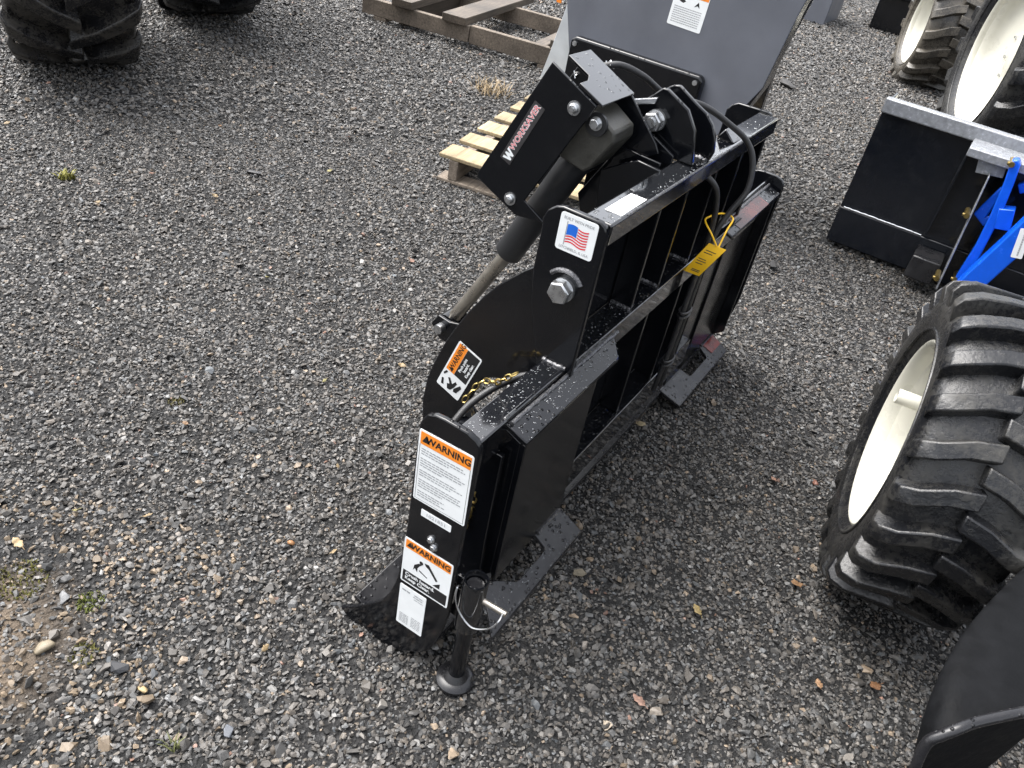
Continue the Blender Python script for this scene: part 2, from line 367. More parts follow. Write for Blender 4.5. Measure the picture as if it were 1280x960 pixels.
# the stretch of yard around the picture, with a wide margin on every side
CAMR = np.array(CR); 
def inview(p, mg=0.42):
    d = (p - np.array([0, 0, 1.5])) @ CAMR; x = d[:, 0] / -d[:, 2]; y = d[:, 1] / -d[:, 2]
    return (d[:, 2] < 0) & (np.abs(x) < 0.64 + mg) & (np.abs(y) < 0.48 + mg)
def field(x0, x1, dens, med, sig, seed, cut):
    r = np.random.default_rng(seed); A = (x1 - x0) * 12.0; n = int(A * dens)
    x = r.uniform(x0, x1, n); y = r.uniform(-3.5, 8.5, n); p = np.c_[x, y, np.zeros(n)]
    p = p[inview(p)]; dist = np.hypot(p[:, 0], p[:, 1]); p = p[(dist >= cut[0]) & (dist < cut[1])]; n = len(p)
    s = np.clip(med * np.exp(r.normal(0, sig, n)), med * 0.45, 0.020)
    big = r.random(n) < 0.0022; s[big] = r.uniform(0.009, 0.016, big.sum())
    s *= 1 + 0.16 * np.exp(-((p[:, 0] - 0.35) ** 2 + (p[:, 1] - 0.85) ** 2) / 0.30)
    dd = np.hypot(p[:, 0] - 0.40, p[:, 1] - 1.18) + 0.10 * np.sin(9 * p[:, 0] + 3) * np.sin(8 * p[:, 1])
    keep = (dd > 0.22) | (r.random(n) < 0.55); p = p[keep]; s = s[keep]; dd = dd[keep]; n = len(p)
    X_, Y_ = p[:, 0], p[:, 1]; inside = (X_ > -.5) & (X_ < 9) & (Y_ > -2.2) & (Y_ < 6.2)
    hz = 0.010 * np.sin(X_ * 1.3 + 0.7 * Y_) * np.cos(Y_ * 1.1 - 0.4 * X_) + 0.006 * np.sin(3.1 * X_ + 1.7) * np.sin(2.7 * Y_ + 0.3)
    z = np.where(inside, hz, 0.0) + s * r.uniform(-0.1, 0.55, n)
    p[:, 2] = z
    scl = np.c_[s * r.uniform(.85, 1.3, n), s * r.uniform(.8, 1.15, n), s * r.uniform(.6, 1.1, n)]
    rot = np.c_[r.normal(0, .45, n), r.normal(0, .45, n), r.uniform(0, 6.28, n)]
    gcol = np.exp(r.normal(math.log(0.062), 0.36, n)); gcol = np.clip(gcol, 0.022, 0.155)
    warm = r.normal(0.055, 0.05, n)
    tint = np.c_[gcol * (1.005 + warm), gcol, gcol * (0.98 - warm)]
    lt = r.random(n); k = lt < 0.016; tint[k] = r.uniform(.11, .21, k.sum())[:, None] * np.array([1.0, .98, .94])
    k = (lt > 0.022) & (lt < 0.042); tint[k] = r.uniform(.5, 1.1, k.sum())[:, None] * np.array([.20, .155, .11])
    k = (lt > 0.042) & (lt < 0.0445); tint[k] = r.uniform(.5, 1.1, k.sum())[:, None] * np.array([.20, .12, .09])
    k = (dd < 0.40) & (r.random(n) < 0.20); tint[k] = r.uniform(.5, 1.1, k.sum())[:, None] * np.array([.17, .13, .088])
    return p, scl, rot, tint
parts = [field(-0.6, 3.2, 18500, 0.0050, 0.37, 1, (0, 2.35)), field(-0.2, 5.0, 12500, 0.0059, 0.35, 2, (2.35, 4.0)), field(0.0, 9.0, 5200, 0.0088, 0.34, 3, (4.0, 7.5)), field(6.0, 14.0, 2300, 0.014, 0.30, 5, (7.5, 13.5))]
P, S, Rr, T = (np.concatenate([q[i] for q in parts]) for i in range(4))
print('stones', len(P))
scatter('gravel', P, S, Rr, T, 'loose dark grey crushed stone covering the yard')

# ================================================================ GRAPPLE ATTACHMENT
GR = thing('grapple_attachment', 'black steel hydraulic grapple attachment standing on its jack leg in the middle', 'attachment', (1.70, 0.50, 0.0))
KL = 0.87 / 0.903
XL = 0.87                                   # outer face of the near end plate
end_out = rescale([(0.590, 0.598), (0.586, 0.612), (0.577, 0.627), (0.560, 0.636), (0.540, 0.638), (0.495, 0.637), (0.474, 0.630), (0.464, 0.617), (0.462, 0.59),
                   (0.465, 0.40), (0.463, 0.177), (0.468, 0.129), (0.476, 0.079), (0.493, 0.027), (0.516, -0.002), (0.560, -0.035), (0.605, -0.054), (0.645, -0.062), (0.684, -0.060), (0.717, -0.047), (0.737, -0.033),
                   (0.725, -0.022), (0.692, 0.009), (0.655, 0.050), (0.627, 0.083), (0.610, 0.123), (0.599, 0.163), (0.594, 0.198), (0.588, 0.34)], KL)
MB().px(end_out, XL, XL + 0.012).build('end_plate', M_black, GR, 0.0028)
MB().px(end_out, 2.60, 2.612).build('end_plate', M_black, GR, 0.0028)
# floor of the lower jaw between the end plates
fl = rescale([(0.50, 0.02), (0.60, -0.012), (0.66, 0.000), (0.705, 0.022), (0.712, 0.012), (0.66, -0.016), (0.60, -0.028), (0.50, 0.004)], KL)
MB().px(fl, XL + 0.012, 2.60).build('lower_jaw_floor', M_scuff, GR, 0.001)
# lower frame tubes
MB().box(XL + 0.012, 1.2045, 0.468, 0.522, 0.556, 0.625).build('jaw_tube', M_blackwet, GR, 0.004)
MB().box(XL + 0.012, 2.60, 0.490, 0.548, 0.105, 0.165).build('base_tube', M_blackwet, GR, 0.004)
MB().box(2.258, 2.60, 0.468, 0.522, 0.556, 0.625).build('jaw_tube', M_blackwet, GR, 0.004)
MB().px([(0.450, 0.168), (0.56, 0.168), (0.56, 0.54), (0.53, 0.555), (0.456, 0.555), (0.454, 0.33), (0.450, 0.24)], 0.978, 0.990).build('gusset', M_black, GR, 0.002)

flag_out = [(0.583, 0.884), (0.585, 0.903), (0.578, 0.922), (0.563, 0.935), (0.549, 0.939), (0.474, 0.938), (0.463, 0.932), (0.457, 0.916), (0.456, 0.60), (0.456, 0.18), (0.505, 0.18), (0.515, 0.42), (0.525, 0.58), (0.575, 0.74), (0.583, 0.80)]
MB().px(flag_out, 1.2050, 1.2190).build('side_plate', M_black, GR, 0.0028)
MB().px([(0.606, 0.86), (0.607, 0.905), (0.597, 0.922), (0.580, 0.932), (0.497, 0.934), (0.484, 0.930), (0.478, 0.915), (0.478, 0.18), (0.56, 0.18), (0.62, 0.50)], 2.246, 2.258).build('side_plate', M_black, GR, 0.0028)
jaw_out = [(0.585, 0.80), (0.607, 0.780), (0.630, 0.755), (0.661, 0.720), (0.688, 0.681), (0.715, 0.634), (0.738, 0.587), (0.757, 0.543), (0.772, 0.500), (0.784, 0.460), (0.793, 0.42), (0.798, 0.36), (0.790, 0.29), (0.768, 0.23),
           (0.735, 0.245), (0.705, 0.29), (0.690, 0.341), (0.679, 0.406), (0.667, 0.455), (0.652, 0.497), (0.624, 0.513), (0.600, 0.522), (0.580, 0.505), (0.545, 0.48), (0.500, 0.50), (0.490, 0.64), (0.480, 0.74), (0.490, 0.81), (0.53, 0.83)]
MB().px(jaw_out, 1.2200, 1.2330).build('upper_jaw_arm', M_black, GR, 0.0028)
MB().px(jaw_out, 2.262, 2.277).build('upper_jaw_arm', M_black, GR, 0.0028)
MB().cyl((1.2205, 0.745, 0.40), (2.262, 0.745, 0.40), 0.030, 24).build('jaw_cross_tube', M_black, GR)
for x in (1.500, 1.570):
    MB().px([(0.985, 0.352), (0.965, 0.385), (0.930, 0.38), (0.74, 0.435), (0.72, 0.37), (0.90, 0.31), (0.955, 0.318)], x, x + 0.010).build('rod_lug', M_black, GR, 0.002)

# mid frame
MB().box(1.234, 2.246, 0.462, 0.520, 0.884, 0.928).build('top_tube', M_blackwet, GR, 0.005, seg=3)
def angle_rail(x0, x1, ztop, leg, name):
    MB().px([(0.462, ztop), (0.522, ztop), (0.522, ztop - 0.008), (0.470, ztop - 0.008), (0.470, ztop - leg), (0.462, ztop - leg)], x0, x1).build(name, M_blackwet, GR, 0.0025)
angle_rail(1.234, 2.246, 0.636, 0.058, 'middle_rail')
angle_rail(1.385, 2.150, 0.259, 0.088, 'bottom_rail')
for x in (1.500, 1.652, 1.838, 2.02):
    MB().box(x, x + 0.010, 0.4705, 0.523, 0.6365, 0.8835).build('upright_bar', M_black, GR, 0.002)
for x in (1.640, 1.86, 2.03):
    MB().box(x, x + 0.010, 0.4705, 0.523, 0.2595, 0.6275).build('upright_bar', M_black, GR, 0.002)
MB().box(1.234, 2.246, 0.524, 0.530, 0.12, 0.915).build('back_sheet', M_black, GR, 0.001)
# weld beads where bars meet rails
def bead(p0, p1, r=0.0045, nseg=14):
    a = Vector(p0); b_ = Vector(p1); pts = [a.lerp(b_, i / nseg) + Vector((random.uniform(-1, 1), random.uniform(-1, 1), random.uniform(-1, 1))) * r * 0.25 for i in range(nseg + 1)]
    rr = [r * random.uniform(0.8, 1.25) for _ in pts]
    MB().tube(pts, rr, 7).build('weld_bead', M_weld, GR)
for x in (1.500, 1.652, 1.838):
    bead((x - 0.002, 0.472, 0.638), (x - 0.002, 0.520, 0.638))
bead((1.2025, 0.470, 0.627), (1.2025, 0.522, 0.627))
bead((1.3 , 0.4645, 0.9265), (2.0, 0.4645, 0.9265), 0.0022, 60)
bead((1.712, 0.470, 0.931), (1.712, 0.518, 0.931), 0.006); bead((0.884, 0.469, 0.627), (0.884, 0.520, 0.627), 0.004)
# white rectangular label lying on the top tube
wl = MB().box(1.284, 1.396, 0.4695, 0.5035, 0.9282, 0.9290).build('blank_label', M_bright, GR)
tag(wl, 'plain white rectangular label on the top tube')

# quick-attach mounts: box-like plates with a hooked top lip, a gusset at the outer end and a slotted bottom lip
def mount(x0, x1, lr, yr, yf, zt, zb, gx, lip, hole, yp=None):
    """x0..x1 face, lr = right end of the lip (front, rear), yr face plane, yf front of the lip, zt top, zb bottom of the face"""
    yp = yr if yp is None else yp
    MB().box(x0 + 0.001, x1, yp, yp + 0.010, zb, zt - 0.012).build('mount_plate', M_plate, GR, 0.003)
    f0, f1, r0, r1 = (x0 - 0.004, yf, zt + 0.018), (lr[0], yf, zt + 0.018), (x0 - 0.004, yr - 0.003, zt), (lr[1], yr - 0.003, zt)
    dn = Vector((0, 0, -0.011))
    MB().hexa([Vector(p) + dn for p in (r0, r1, f1, f0)], [r0, r1, f1, f0]).build('top_lip', M_black, GR, 0.0028)
    MB().hexa([(x0 - 0.004, yf - 0.006, zt + 0.0165), (lr[0], yf - 0.006, zt + 0.0165), (lr[0], yf + 0.004, zt + 0.0185), (x0 - 0.004, yf + 0.004, zt + 0.0185)],
              [(x0 - 0.004, yf - 0.005, zt + 0.0265), (lr[0], yf - 0.005, zt + 0.0265), (lr[0], yf + 0.003, zt + 0.0275), (x0 - 0.004, yf + 0.003, zt + 0.0275)]).build('lip_hem', M_blackwet, GR, 0.0022)
    if yp > yr: MB().px([(yp - 0.0005, zt - 0.012), (yr + 0.002, zt - 0.014), (yr + 0.002, zb + 0.03), (yp - 0.0005, zb)], gx, gx + 0.009).build('mount_gusset', M_black, GR, 0.002)
    else: MB().px([(yf, zt + 0.004), (yr + 0.0105, zt - 0.012), (yr + 0.0105, zb + 0.02), (yf, zb - 0.03)], gx, gx + 0.009).build('mount_gusset', M_black, GR, 0.002)
    if yp == yr: MB().px([(yr + 0.0095, zt - 0.013), (yr + 0.0005, zt - 0.016), (yr + 0.0005, zb + 0.004), (yr + 0.0095, zb + 0.02)], gx - 0.001, gx + 0.0005).build('corner_fold', M_black, GR)
    (lx0, lx1, yq, zq) = lip
    pts = [(x0 - 0.03, 0), (hole[0], 0), (hole[0] + 0.012, 0.10), (hole[2] - 0.004, 0.50), (hole[2] + 0.008, 0.54), (hole[3] - 0.006, 0.54), (hole[3], 0.48), (hole[1] + 0.004, 0.06), (hole[1], 0), (x1, 0), (lx1, 0.97), (lx1 - 0.006, 1.0), (lx0 + 0.006, 1.0), (lx0, 0.96)]
    MB().prism(pts, lambda p, q, o: (p, yp + 0.005 + (yq - yp - 0.005) * q, zb - 0.004 + (zq - zb + 0.004) * q + o), -0.006, 0.006).build('bottom_lip', M_scuff, GR, 0.0022)
    bead((x0 + 0.004, yf - 0.012, zt + 0.0165), (lr[0] - 0.004, yf - 0.012, zt + 0.0165), 0.0042, 40)
    if hole[1] < x1: bead((hole[1] + 0.01, yp - 0.002, zb + 0.002), (x1 - 0.01, yp - 0.002, zb + 0.002), 0.003)
M_plate = paint_black('black_plate_paint', col=(0.006, 0.006, 0.0062), rough=0.16, wet=0.5, dust=0.5)
mount(0.997, 1.278, (1.430, 1.362), 0.424, 0.474, 0.600, 0.218, 0.997, (0.908, 1.280, 0.360, 0.178), (0.995, 1.163, 1.047, 1.164))
mount(2.125, 2.566, (2.585, 2.585), 0.447, 0.500, 0.625, 0.075, 2.556, (2.110, 2.560, 0.413, 0.035), (2.25, 2.44, 2.275, 2.43), 0.485)
rl = MB().hexa([(2.19, 0.4445, 0.6258), (2.46, 0.4445, 0.6258), (2.46, 0.488, 0.6402), (2.19, 0.488, 0.6402)], [(2.19, 0.4445, 0.6264), (2.46, 0.4445, 0.6264), (2.46, 0.488, 0.6408), (2.19, 0.488, 0.6408)]).build('worn_lip_cover', M_redrust, GR); tag(rl, 'brown red worn patch on the far top lip')
MB().prism([(2.46, 0.04), (2.556, 0.04), (2.556, 0.60), (2.47, 0.60)], lambda p, q, o: (p, 0.490 - 0.077 * q, 0.0785 - 0.036 * q + o), 0.0, 0.0008).build('red_worn_corner', M_redrust2, GR)

# pivot bolts
def bolt(c, axis, r, h, wr, m_=None, stud=0.0):
    a = Vector(axis); c = Vector(c)
    mb = MB(); mb.tube([c, c + a * h * 0.28], wr, 24); mb.tube([c + a * h * 0.28, c + a * h * 0.92, c + a * h], [r, r, r * 0.86], 6)
    if stud: mb.tube([c + a * h, c + a * (h + stud)], r * 0.52, 14)
    return mb.build('bolt', m_ or M_zinc, GR, 0.0012)
bolt((1.2050, 0.512, 0.788), (-1, 0, 0), 0.023, 0.026, 0.024)
MB().tube([(1.2040, 0.512 + 0.038 * cos(radians(a)), 0.788 + 0.038 * sin(radians(a))) for a in range(35, 150, 8)], 0.005, 6).build('weld_bead', M_weld, GR)
k = 0.866 / 0.9
for y, z in rescale([(0.53, 0.347), (0.521, 0.331)], k): bolt((XL, y, z), (-1, 0, 0), 0.006, 0.007, 0.008)

# centre bracket ears, pin and gussets
MB().px([(0.590, 1.062), (0.578, 1.062), (0.524, 1.036), (0.497, 1.00), (0.480, 0.929), (0.70, 0.929), (0.672, 0.965), (0.640, 1.01)], 1.655, 1.667).build('pivot_ear', M_black, GR, 0.0025)
MB().px([(0.600, 1.052), (0.591, 1.058), (0.577, 1.060), (0.531, 1.036), (0.504, 1.024), (0.482, 1.004), (0.469, 0.981), (0.462, 0.95), (0.467, 0.9285), (0.70, 0.9285), (0.672, 0.965), (0.64, 1.01)], 1.720, 1.732).build('pivot_ear', M_black, GR, 0.0025)
MB().box(1.667, 1.720, 0.583, 0.595, 0.935, 1.045).build('ear_spacer', M_black, GR, 0.002)
MB().px([(0.521, 0.80), (0.71, 0.80), (0.71, 0.90), (0.66, 0.955), (0.60, 0.978), (0.521, 0.940)], 1.640, 1.648).build('gusset', M_black, GR, 0.002)
bolt((1.655, 0.586, 0.995), (-1, 0, 0), 0.0215, 0.030, 0.023, None, 0.006)
MB().px([(0.512, 0.900), (0.512, 0.934), (0.563, 0.938), (0.584, 0.927), (0.64, 0.89), (0.62, 0.70), (0.531, 0.70)], 1.548, 1.558).build('gusset', M_black, GR, 0.002)
MB().px([(0.470, 0.9285), (0.516, 0.9285), (0.500, 0.955)], 1.90, 1.96).build('gusset', M_blackwet, GR, 0.003)
MB().hexa([(1.645, 0.668, 1.004), (1.652, 0.668, 1.004), (1.652, 0.596, 1.028), (1.645, 0.596, 1.028)], [(1.645, 0.666, 1.016), (1.652, 0.666, 1.016), (1.652, 0.593, 1.042), (1.645, 0.593, 1.042)]).build('tie_bar', M_galvbar, GR, 0.002)

# cylinder shroud
XS, XB = 1.46, 1.616
front = [(0.757, 1.093), (0.890, 0.812), (0.886, 0.804), (0.775, 0.756), (0.701, 0.766), (0.761, 0.797), (0.643, 1.040)]
MB().px(front, XS, XS + 0.007).build('shroud_plate', M_black, GR, 0.0016)
MB().px([(0.757, 1.093), (0.890, 0.812), (0.78, 0.765), (0.68, 0.86), (0.545, 0.944), (0.556, 0.962), (0.643, 1.046)], XB - 0.007, XB).build('shroud_plate', M_black, GR, 0.0016)
A_ = Vector((0, 0.757, 1.0935)); D_ = Vector((0, 0.636, 1.0385)); cn_ = Vector((0, -0.414, 0.910))
MB().prism([(0.0, 1.522), (0.44, 1.522), (0.52, 1.500), (0.52, XS + 0.0075), (1.0, XS + 0.0075), (1.0, XB), (0.0, XB)], lambda u, x, o: (x, (A_.lerp(D_, u) + cn_ * o).y, (A_.lerp(D_, u) + cn_ * o).z), 0.0, 0.006).build('shroud_cap', M_blackwet, GR, 0.0012)
MB().px([(0.631, 0.935), (0.702, 0.799), (0.674, 0.726), (0.60, 0.72), (0.531, 0.82), (0.531, 0.93)], 1.600, 1.608).build('bracket_plate', M_black, GR, 0.002)
for y, z in ((0.689, 1.023), (0.795, 0.789)):
    o = MB().tube([(XS, y, z), (XS - 0.003, y, z)], 0.0145, 24).tube([(XS - 0.003, y, z), (XS - 0.008, y, z), (XS - 0.010, y, z)], [0.0105, 0.010, 0.007], 16).tube([(XS - 0.0095, y, z), (XS - 0.012, y, z)], 0.0042, 6).build('shroud_bolt', M_zinc, GR)

# hydraulic cylinder
c0 = Vector((1.54, 0.668, 0.953)); c1 = Vector((1.54, 0.819, 0.615)); c2 = Vector((1.54, 0.950, 0.356)); ax = (c1 - c0).normalized()
cy = MB().tube([c0, c1 - ax * 0.004, c1], [0.034, 0.034, 0.031], 28).tube([c0 + ax * 0.03, c0 + ax * 0.05], 0.039, 28).build('cylinder_barrel', M_barrel, GR)
MB().tube([c1, c2], 0.0175, 20).build('cylinder_rod', M_rod, GR)
MB().tube([c2 + Vector((-0.028, 0, 0)), c2 + Vector((0.028, 0, 0))], 0.030, 24).build('rod_eye', M_black, GR, 0.002)
MB().tube([c2 + Vector((-0.060, 0, 0)), c2 + Vector((0.06, 0, 0))], 0.013, 18).build('rod_pin', M_zinc, GR, 0.002)
cb = MB()
cb.prism([(0.700, 0.985), (0.672, 1.022), (0.655, 1.022), (0.606, 0.994), (0.602, 0.972), (0.640, 0.905), (0.655, 0.893), (0.715, 0.905), (0.722, 0.925)], lambda p, q, o: (o, p, q), 1.492, 1.588)
cb.build('cylinder_base', M_castgrey, GR, 0.005, seg=2)
MB().tube([(1.492, 0.646, 0.999), (1.484, 0.646, 0.999)], 0.024, 24).build('base_boss', M_blackmatte, GR)
bolt((1.486, 0.646, 1.001), (-1, 0, 0), 0.011, 0.014, 0.014)

# hoses
def smooth_path(pts, n=8):
    P_ = [Vector(p) for p in pts]; out = []
    for i in range(len(P_) - 1):
        p0 = P_[max(i - 1, 0)]; p1 = P_[i]; p2 = P_[i + 1]; p3 = P_[min(i + 2, len(P_) - 1)]
        for j in range(n):
            u = j / n; out.append(0.5 * ((2 * p1) + (p2 - p0) * u + (2 * p0 - 5 * p1 + 4 * p2 - p3) * u * u + (3 * p1 - p0 - 3 * p2 + p3) * u ** 3))
    out.append(P_[-1]); return out
h1 = [(1.61, 0.775, 1.04), (1.63, 0.742, 1.061), (1.66, 0.702, 1.076), (1.70, 0.658, 1.060), (1.76, 0.614, 1.022), (1.82, 0.546, 1.010), (1.88, 0.485, 0.972), (1.92, 0.447, 0.938), (1.93, 0.420, 0.895), (1.92, 0.407, 0.831), (1.90, 0.423, 0.777), (1.88, 0.436, 0.719), (1.87, 0.437, 0.629), (1.872, 0.438, 0.511), (1.872, 0.438, 0.396), (1.872, 0.442, 0.24)]
hp = smooth_path(h1)
MB().tube(hp, 0.0072, 12).build('hydraulic_hose', M_hose, GR)
coil = []
for i in range(0, 40):
    u = i / 39 * 14; a = int(u); p = hp[a].lerp(hp[a + 1], u - a)
    ang = i * 1.9; coil.append(p + Vector((cos(ang), 0.5 * sin(ang), sin(ang))) * 0.0078)
MB().tube(coil, 0.0016, 5).build('hose_spring_guard', M_zinc, GR)
h2 = [(1.76, 0.535, 0.90), (1.80, 0.462, 0.86), (1.83, 0.445, 0.80), (1.845, 0.440, 0.719), (1.845, 0.440, 0.629), (1.842, 0.440, 0.511), (1.842, 0.440, 0.396), (1.838, 0.445, 0.24)]
MB().tube(smooth_path(h2), 0.0072, 12).build('hydraulic_hose', M_hose, GR)
for z in (0.50, 0.487, 0.345, 0.332):
    MB().tube([(1.857 + 0.028 * cos(q), 0.439 + 0.0125 * sin(q), z) for q in np.linspace(0, 2 * pi, 18, endpoint=False)], 0.0035, 6, closed=True).build('hose_clamp', M_hose, GR)
MB().tube(smooth_path([(1.06, 0.615, 0.49), (1.10, 0.607, 0.52), (1.15, 0.585, 0.548), (1.19, 0.553, 0.572), (1.20, 0.53, 0.58)]), 0.0075, 12).build('hydraulic_hose', M_hose, GR)

MB().prism([(0.99, 0.53), (1.08, 0.53), (1.13, 0.615), (1.03, 0.60)], lambda p, q, o: (p, q, o), 0.492, 0.500).build('inner_shelf', M_blackwet, GR, 0.002)
# yellow zinc chain lying in the jaw
def chain(path, link, name='chain'):
    mb = MB(); pts = smooth_path(path, 12); acc = [pts[0]]; d = 0
    for p, q in zip(pts, pts[1:]):
        d += (q - p).length
        if d > link * 1.45: acc.append(q); d = 0
    for i in range(len(acc) - 1):
        c = (acc[i] + acc[i + 1]) / 2; tn = (acc[i + 1] - acc[i]).normalized(); s1 = tn.cross(Vector((0.3, 0.2, 0.9))).normalized(); s2 = tn.cross(s1)
        sd_ = s1 if i % 2 else s2
        mb.tube([c + tn * link * cos(a) + sd_ * link * 0.6 * sin(a) for a in np.linspace(0, 2 * pi, 10, endpoint=False)], link * 0.22, 5, closed=True)
    return mb.build(name, M_gold, GR)
chain([(1.13, 0.64, 0.49), (1.15, 0.617, 0.545), (1.15, 0.585, 0.560), (1.15, 0.557, 0.590), (1.17, 0.545, 0.60)], 0.009)
chain([(1.02, 0.500, 0.545), (1.0, 0.494, 0.509), (0.985, 0.492, 0.45), (0.975, 0.497, 0.39), (0.97, 0.50, 0.34)], 0.009)
chain([(1.04, 0.510, 0.530), (1.025, 0.504, 0.49), (1.01, 0.502, 0.43), (1.0, 0.505, 0.37)], 0.009)

# jack leg
JX, JY = 0.894, 0.414
jk = MB()
jk.tube([(JX, JY, 0.030), (JX, JY, 0.215)], 0.0165, 24).build('jack_leg', M_black, GR)
def ringtube(z0, z1, ro, ri):
    n = 28; mb = MB(); prof = [(z0, ri), (z0, ro), (z1 - 0.002, ro), (z1, ro - 0.001), (z1, ri + 0.001), (z1 - 0.002, ri)]
    mb.lathe(prof, n, lambda a, r, t_: (JX + r * cos(t_), JY + r * sin(t_), a), closed=True); return mb
ringtube(0.195, 0.331, 0.0245, 0.0195).build('jack_sleeve', M_blackwet, GR, 0.0)
MB().tube([(JX, JY, 0.30), (JX, JY, 0.318)], 0.0165, 24).build('jack_leg_top', M_scuff, GR)
MB().lathe([(0.004, 0.0), (0.004, 0.036), (0.010, 0.040), (0.018, 0.040), (0.024, 0.034), (0.026, 0.026), (0.034, 0.021), (0.040, 0.017)], 36, lambda a, r, t_: (JX + r * cos(t_), JY + r * sin(t_), a)).build('jack_foot', M_scuff, GR)
MB().box(JX - 0.006, JX + 0.006, JY + 0.020, 0.452, 0.205, 0.320).build('jack_bracket', M_black, GR, 0.002)
MB().tube([(JX, 0.448, 0.286), (JX, 0.340, 0.290)], 0.0062, 14).build('lynch_pin', M_rod, GR, 0.001)
MB().tube(smooth_path([(0.885, 0.344, 0.296), (0.868, 0.342, 0.292), (0.866, 0.357, 0.262), (0.864, 0.389, 0.240), (0.864, 0.418, 0.256), (0.864, 0.434, 0.287), (0.868, 0.437, 0.315), (0.885, 0.441, 0.300)]), 0.0018, 8).build('pin_ring', M_zinc, GR)

# rain drops standing on the wet upward faces
def drops(n, fn, seed, sz=(.0007, .0017)):
    r = random.Random(seed); mb = MB()
    for _ in range(n):
        p, nrm = fn(r); p = Vector(p); nrm = Vector(nrm).normalized(); q = r.uniform(*sz) * (1 if r.random() < .8 else 1.5); t1 = nrm.cross(Vector((.3, .9, .2))).normalized(); t2 = nrm.cross(t1)
        e = r.uniform(.75, 1.35); vs = [p + (t1 * cos(a) * e + t2 * sin(a)) * q for a in np.linspace(0, 2 * pi, 8, endpoint=False)]; vs += [p + (t1 * cos(a) * e + t2 * sin(a)) * q * .62 + nrm * q * .42 for a in np.linspace(0, 2 * pi, 8, endpoint=False)]; vs.append(p + nrm * q * .56)
        mb.add(vs, [(i, (i + 1) % 8, 8 + (i + 1) % 8, 8 + i) for i in range(8)] + [(8 + i, 8 + (i + 1) % 8, 16) for i in range(8)], True)
    o = mb.build('water_drops', M_water, GR, smooth_angle=80); o['kind'] = 'stuff'; return o
m, t, b = mat('water'); b.inputs['Base Color'].default_value = (.9, .93, .95, 1); b.inputs['Roughness'].default_value = 0.03; b.inputs['IOR'].default_value = 1.33; b.inputs['Transmission Weight'].default_value = 0.90
M_water = m
def on_lip(r):
    u = r.random(); v = r.random() ** .8; return (0.997 + u * (.365 + .068 * v), 0.4215 + .045 * v, 0.6002 + .0162 * v), (0, -.33, 1)
drops(230, on_lip, 1)
def on_far_lip(r):
    u = r.random(); v = r.random(); return (2.13 + u * .45, .4455 + .045 * v, .6252 + .0145 * v), (0, -.3, 1)
drops(120, on_far_lip, 2, (.0010, .0024))
drops(130, lambda r: ((r.uniform(.89, 1.19), r.uniform(.472, .518), .6252), (0, 0, 1)), 3)
drops(170, lambda r: ((1.24 + 1.0 * r.random() ** 1.3, r.uniform(.466, .480) if r.random() < .75 else r.uniform(.48, .517), .9282), (0, 0, 1)), 4)
drops(110, lambda r: ((r.uniform(1.24, 1.62), r.uniform(.468, .518), .6362), (0, 0, 1)), 5)
def on_low(r):
    while True:
        q = r.random(); x = r.uniform(.93, 1.275)
        if not (.0 < q < .56 and .995 + .1 * q < x < 1.166): break
    return (x, .429 + (.360 - .429) * q, .214 + (.178 - .214) * q + .0062), (0, -.46, .88)
drops(150, on_low, 6)
drops(60, lambda r: ((r.uniform(1.40, 2.1), r.uniform(.468, .518), .2592), (0, 0, 1)), 7)

# ---- lettering on the grapple
def lpos(y, z, k_): return (y * k_, 1.5 - (1.5 - z) * k_)
XK = XL - 0.0009
y, z = lpos(0.527, 0.510, k); w, h = 0.117 * k, 0.167 * k
L1 = sticker('warning_label', M_white, GR, XL - 0.0002, y, z, w, h, 0.03)
tag(L1, 'tall white warning label with orange header and fine print')
flat('header', [(-w / 2 + .004, h / 2 - .031), (w / 2 - .004, h / 2 - .031), (w / 2 - .004, h / 2 - .004), (-w / 2 + .004, h / 2 - .004)], M_orange, L1, 0.0008, 0.0003)
text('lettering', 'WARNING', M_ink, L1, 0.006, h / 2 - .0178, 0.0195, 0.0013, 'CENTER', 0.0006, 0.98); warn_triangle(L1, -w / 2 + 0.016, h / 2 - .0175, 0.017, 0.0013)
rows = []; yy = h / 2 - 0.041
lens = [.9, .95, .6, 0, .85, .97, .9, .5, 0, .8, .95, .7, 0, .93, .9, .96, .55, 0, .6, .5, .62]
for L in lens:
    if L: rows.append((-w / 2 + .008, -w / 2 + .008 + L * (w - .016), yy, 0.0022))
    yy -= 0.0054
lines('fine_print', M_greyink, L1, rows)
fr = MB()
for (a, b_, c_, d_) in ((-w / 2 + .0035, -w / 2 + .0042, -h / 2 + .004, h / 2 - .031), (w / 2 - .0042, w / 2 - .0035, -h / 2 + .004, h / 2 - .031), (-w / 2 + .0035, w / 2 - .0035, -h / 2 + .0035, -h / 2 + .0042)):
    fr.add([(a, c_, .0011), (b_, c_, .0011), (b_, d_, .0011), (a, d_, .0011)], [(0, 1, 2, 3)])
fr.build('border_line', M_ink, L1, local=True)
y, z = lpos(0.526, 0.4015, k)
L2 = sticker('serial_label', M_white, GR, XL - 0.0002, y, z, 0.0665, 0.0165, 0.03, 0.002)
text('lettering', '1021851', M_greyink, L2, 0, 0, 0.0105, 0.0012, 'CENTER', 0.0, 1.25)
y, z = lpos(0.529, 0.251, k); w, h = 0.1175 * k, 0.127 * k
L3 = sticker('crush_warning_label', M_white, GR, XL - 0.0002, y, z, w, h, 0.015)
tag(L3, 'square warning label with orange header and black footer')
flat('header', [(-w / 2 + .004, h / 2 - .026), (w / 2 - .004, h / 2 - .026), (w / 2 - .004, h / 2 - .004), (-w / 2 + .004, h / 2 - .004)], M_orange, L3, 0.0008, 0.0003)
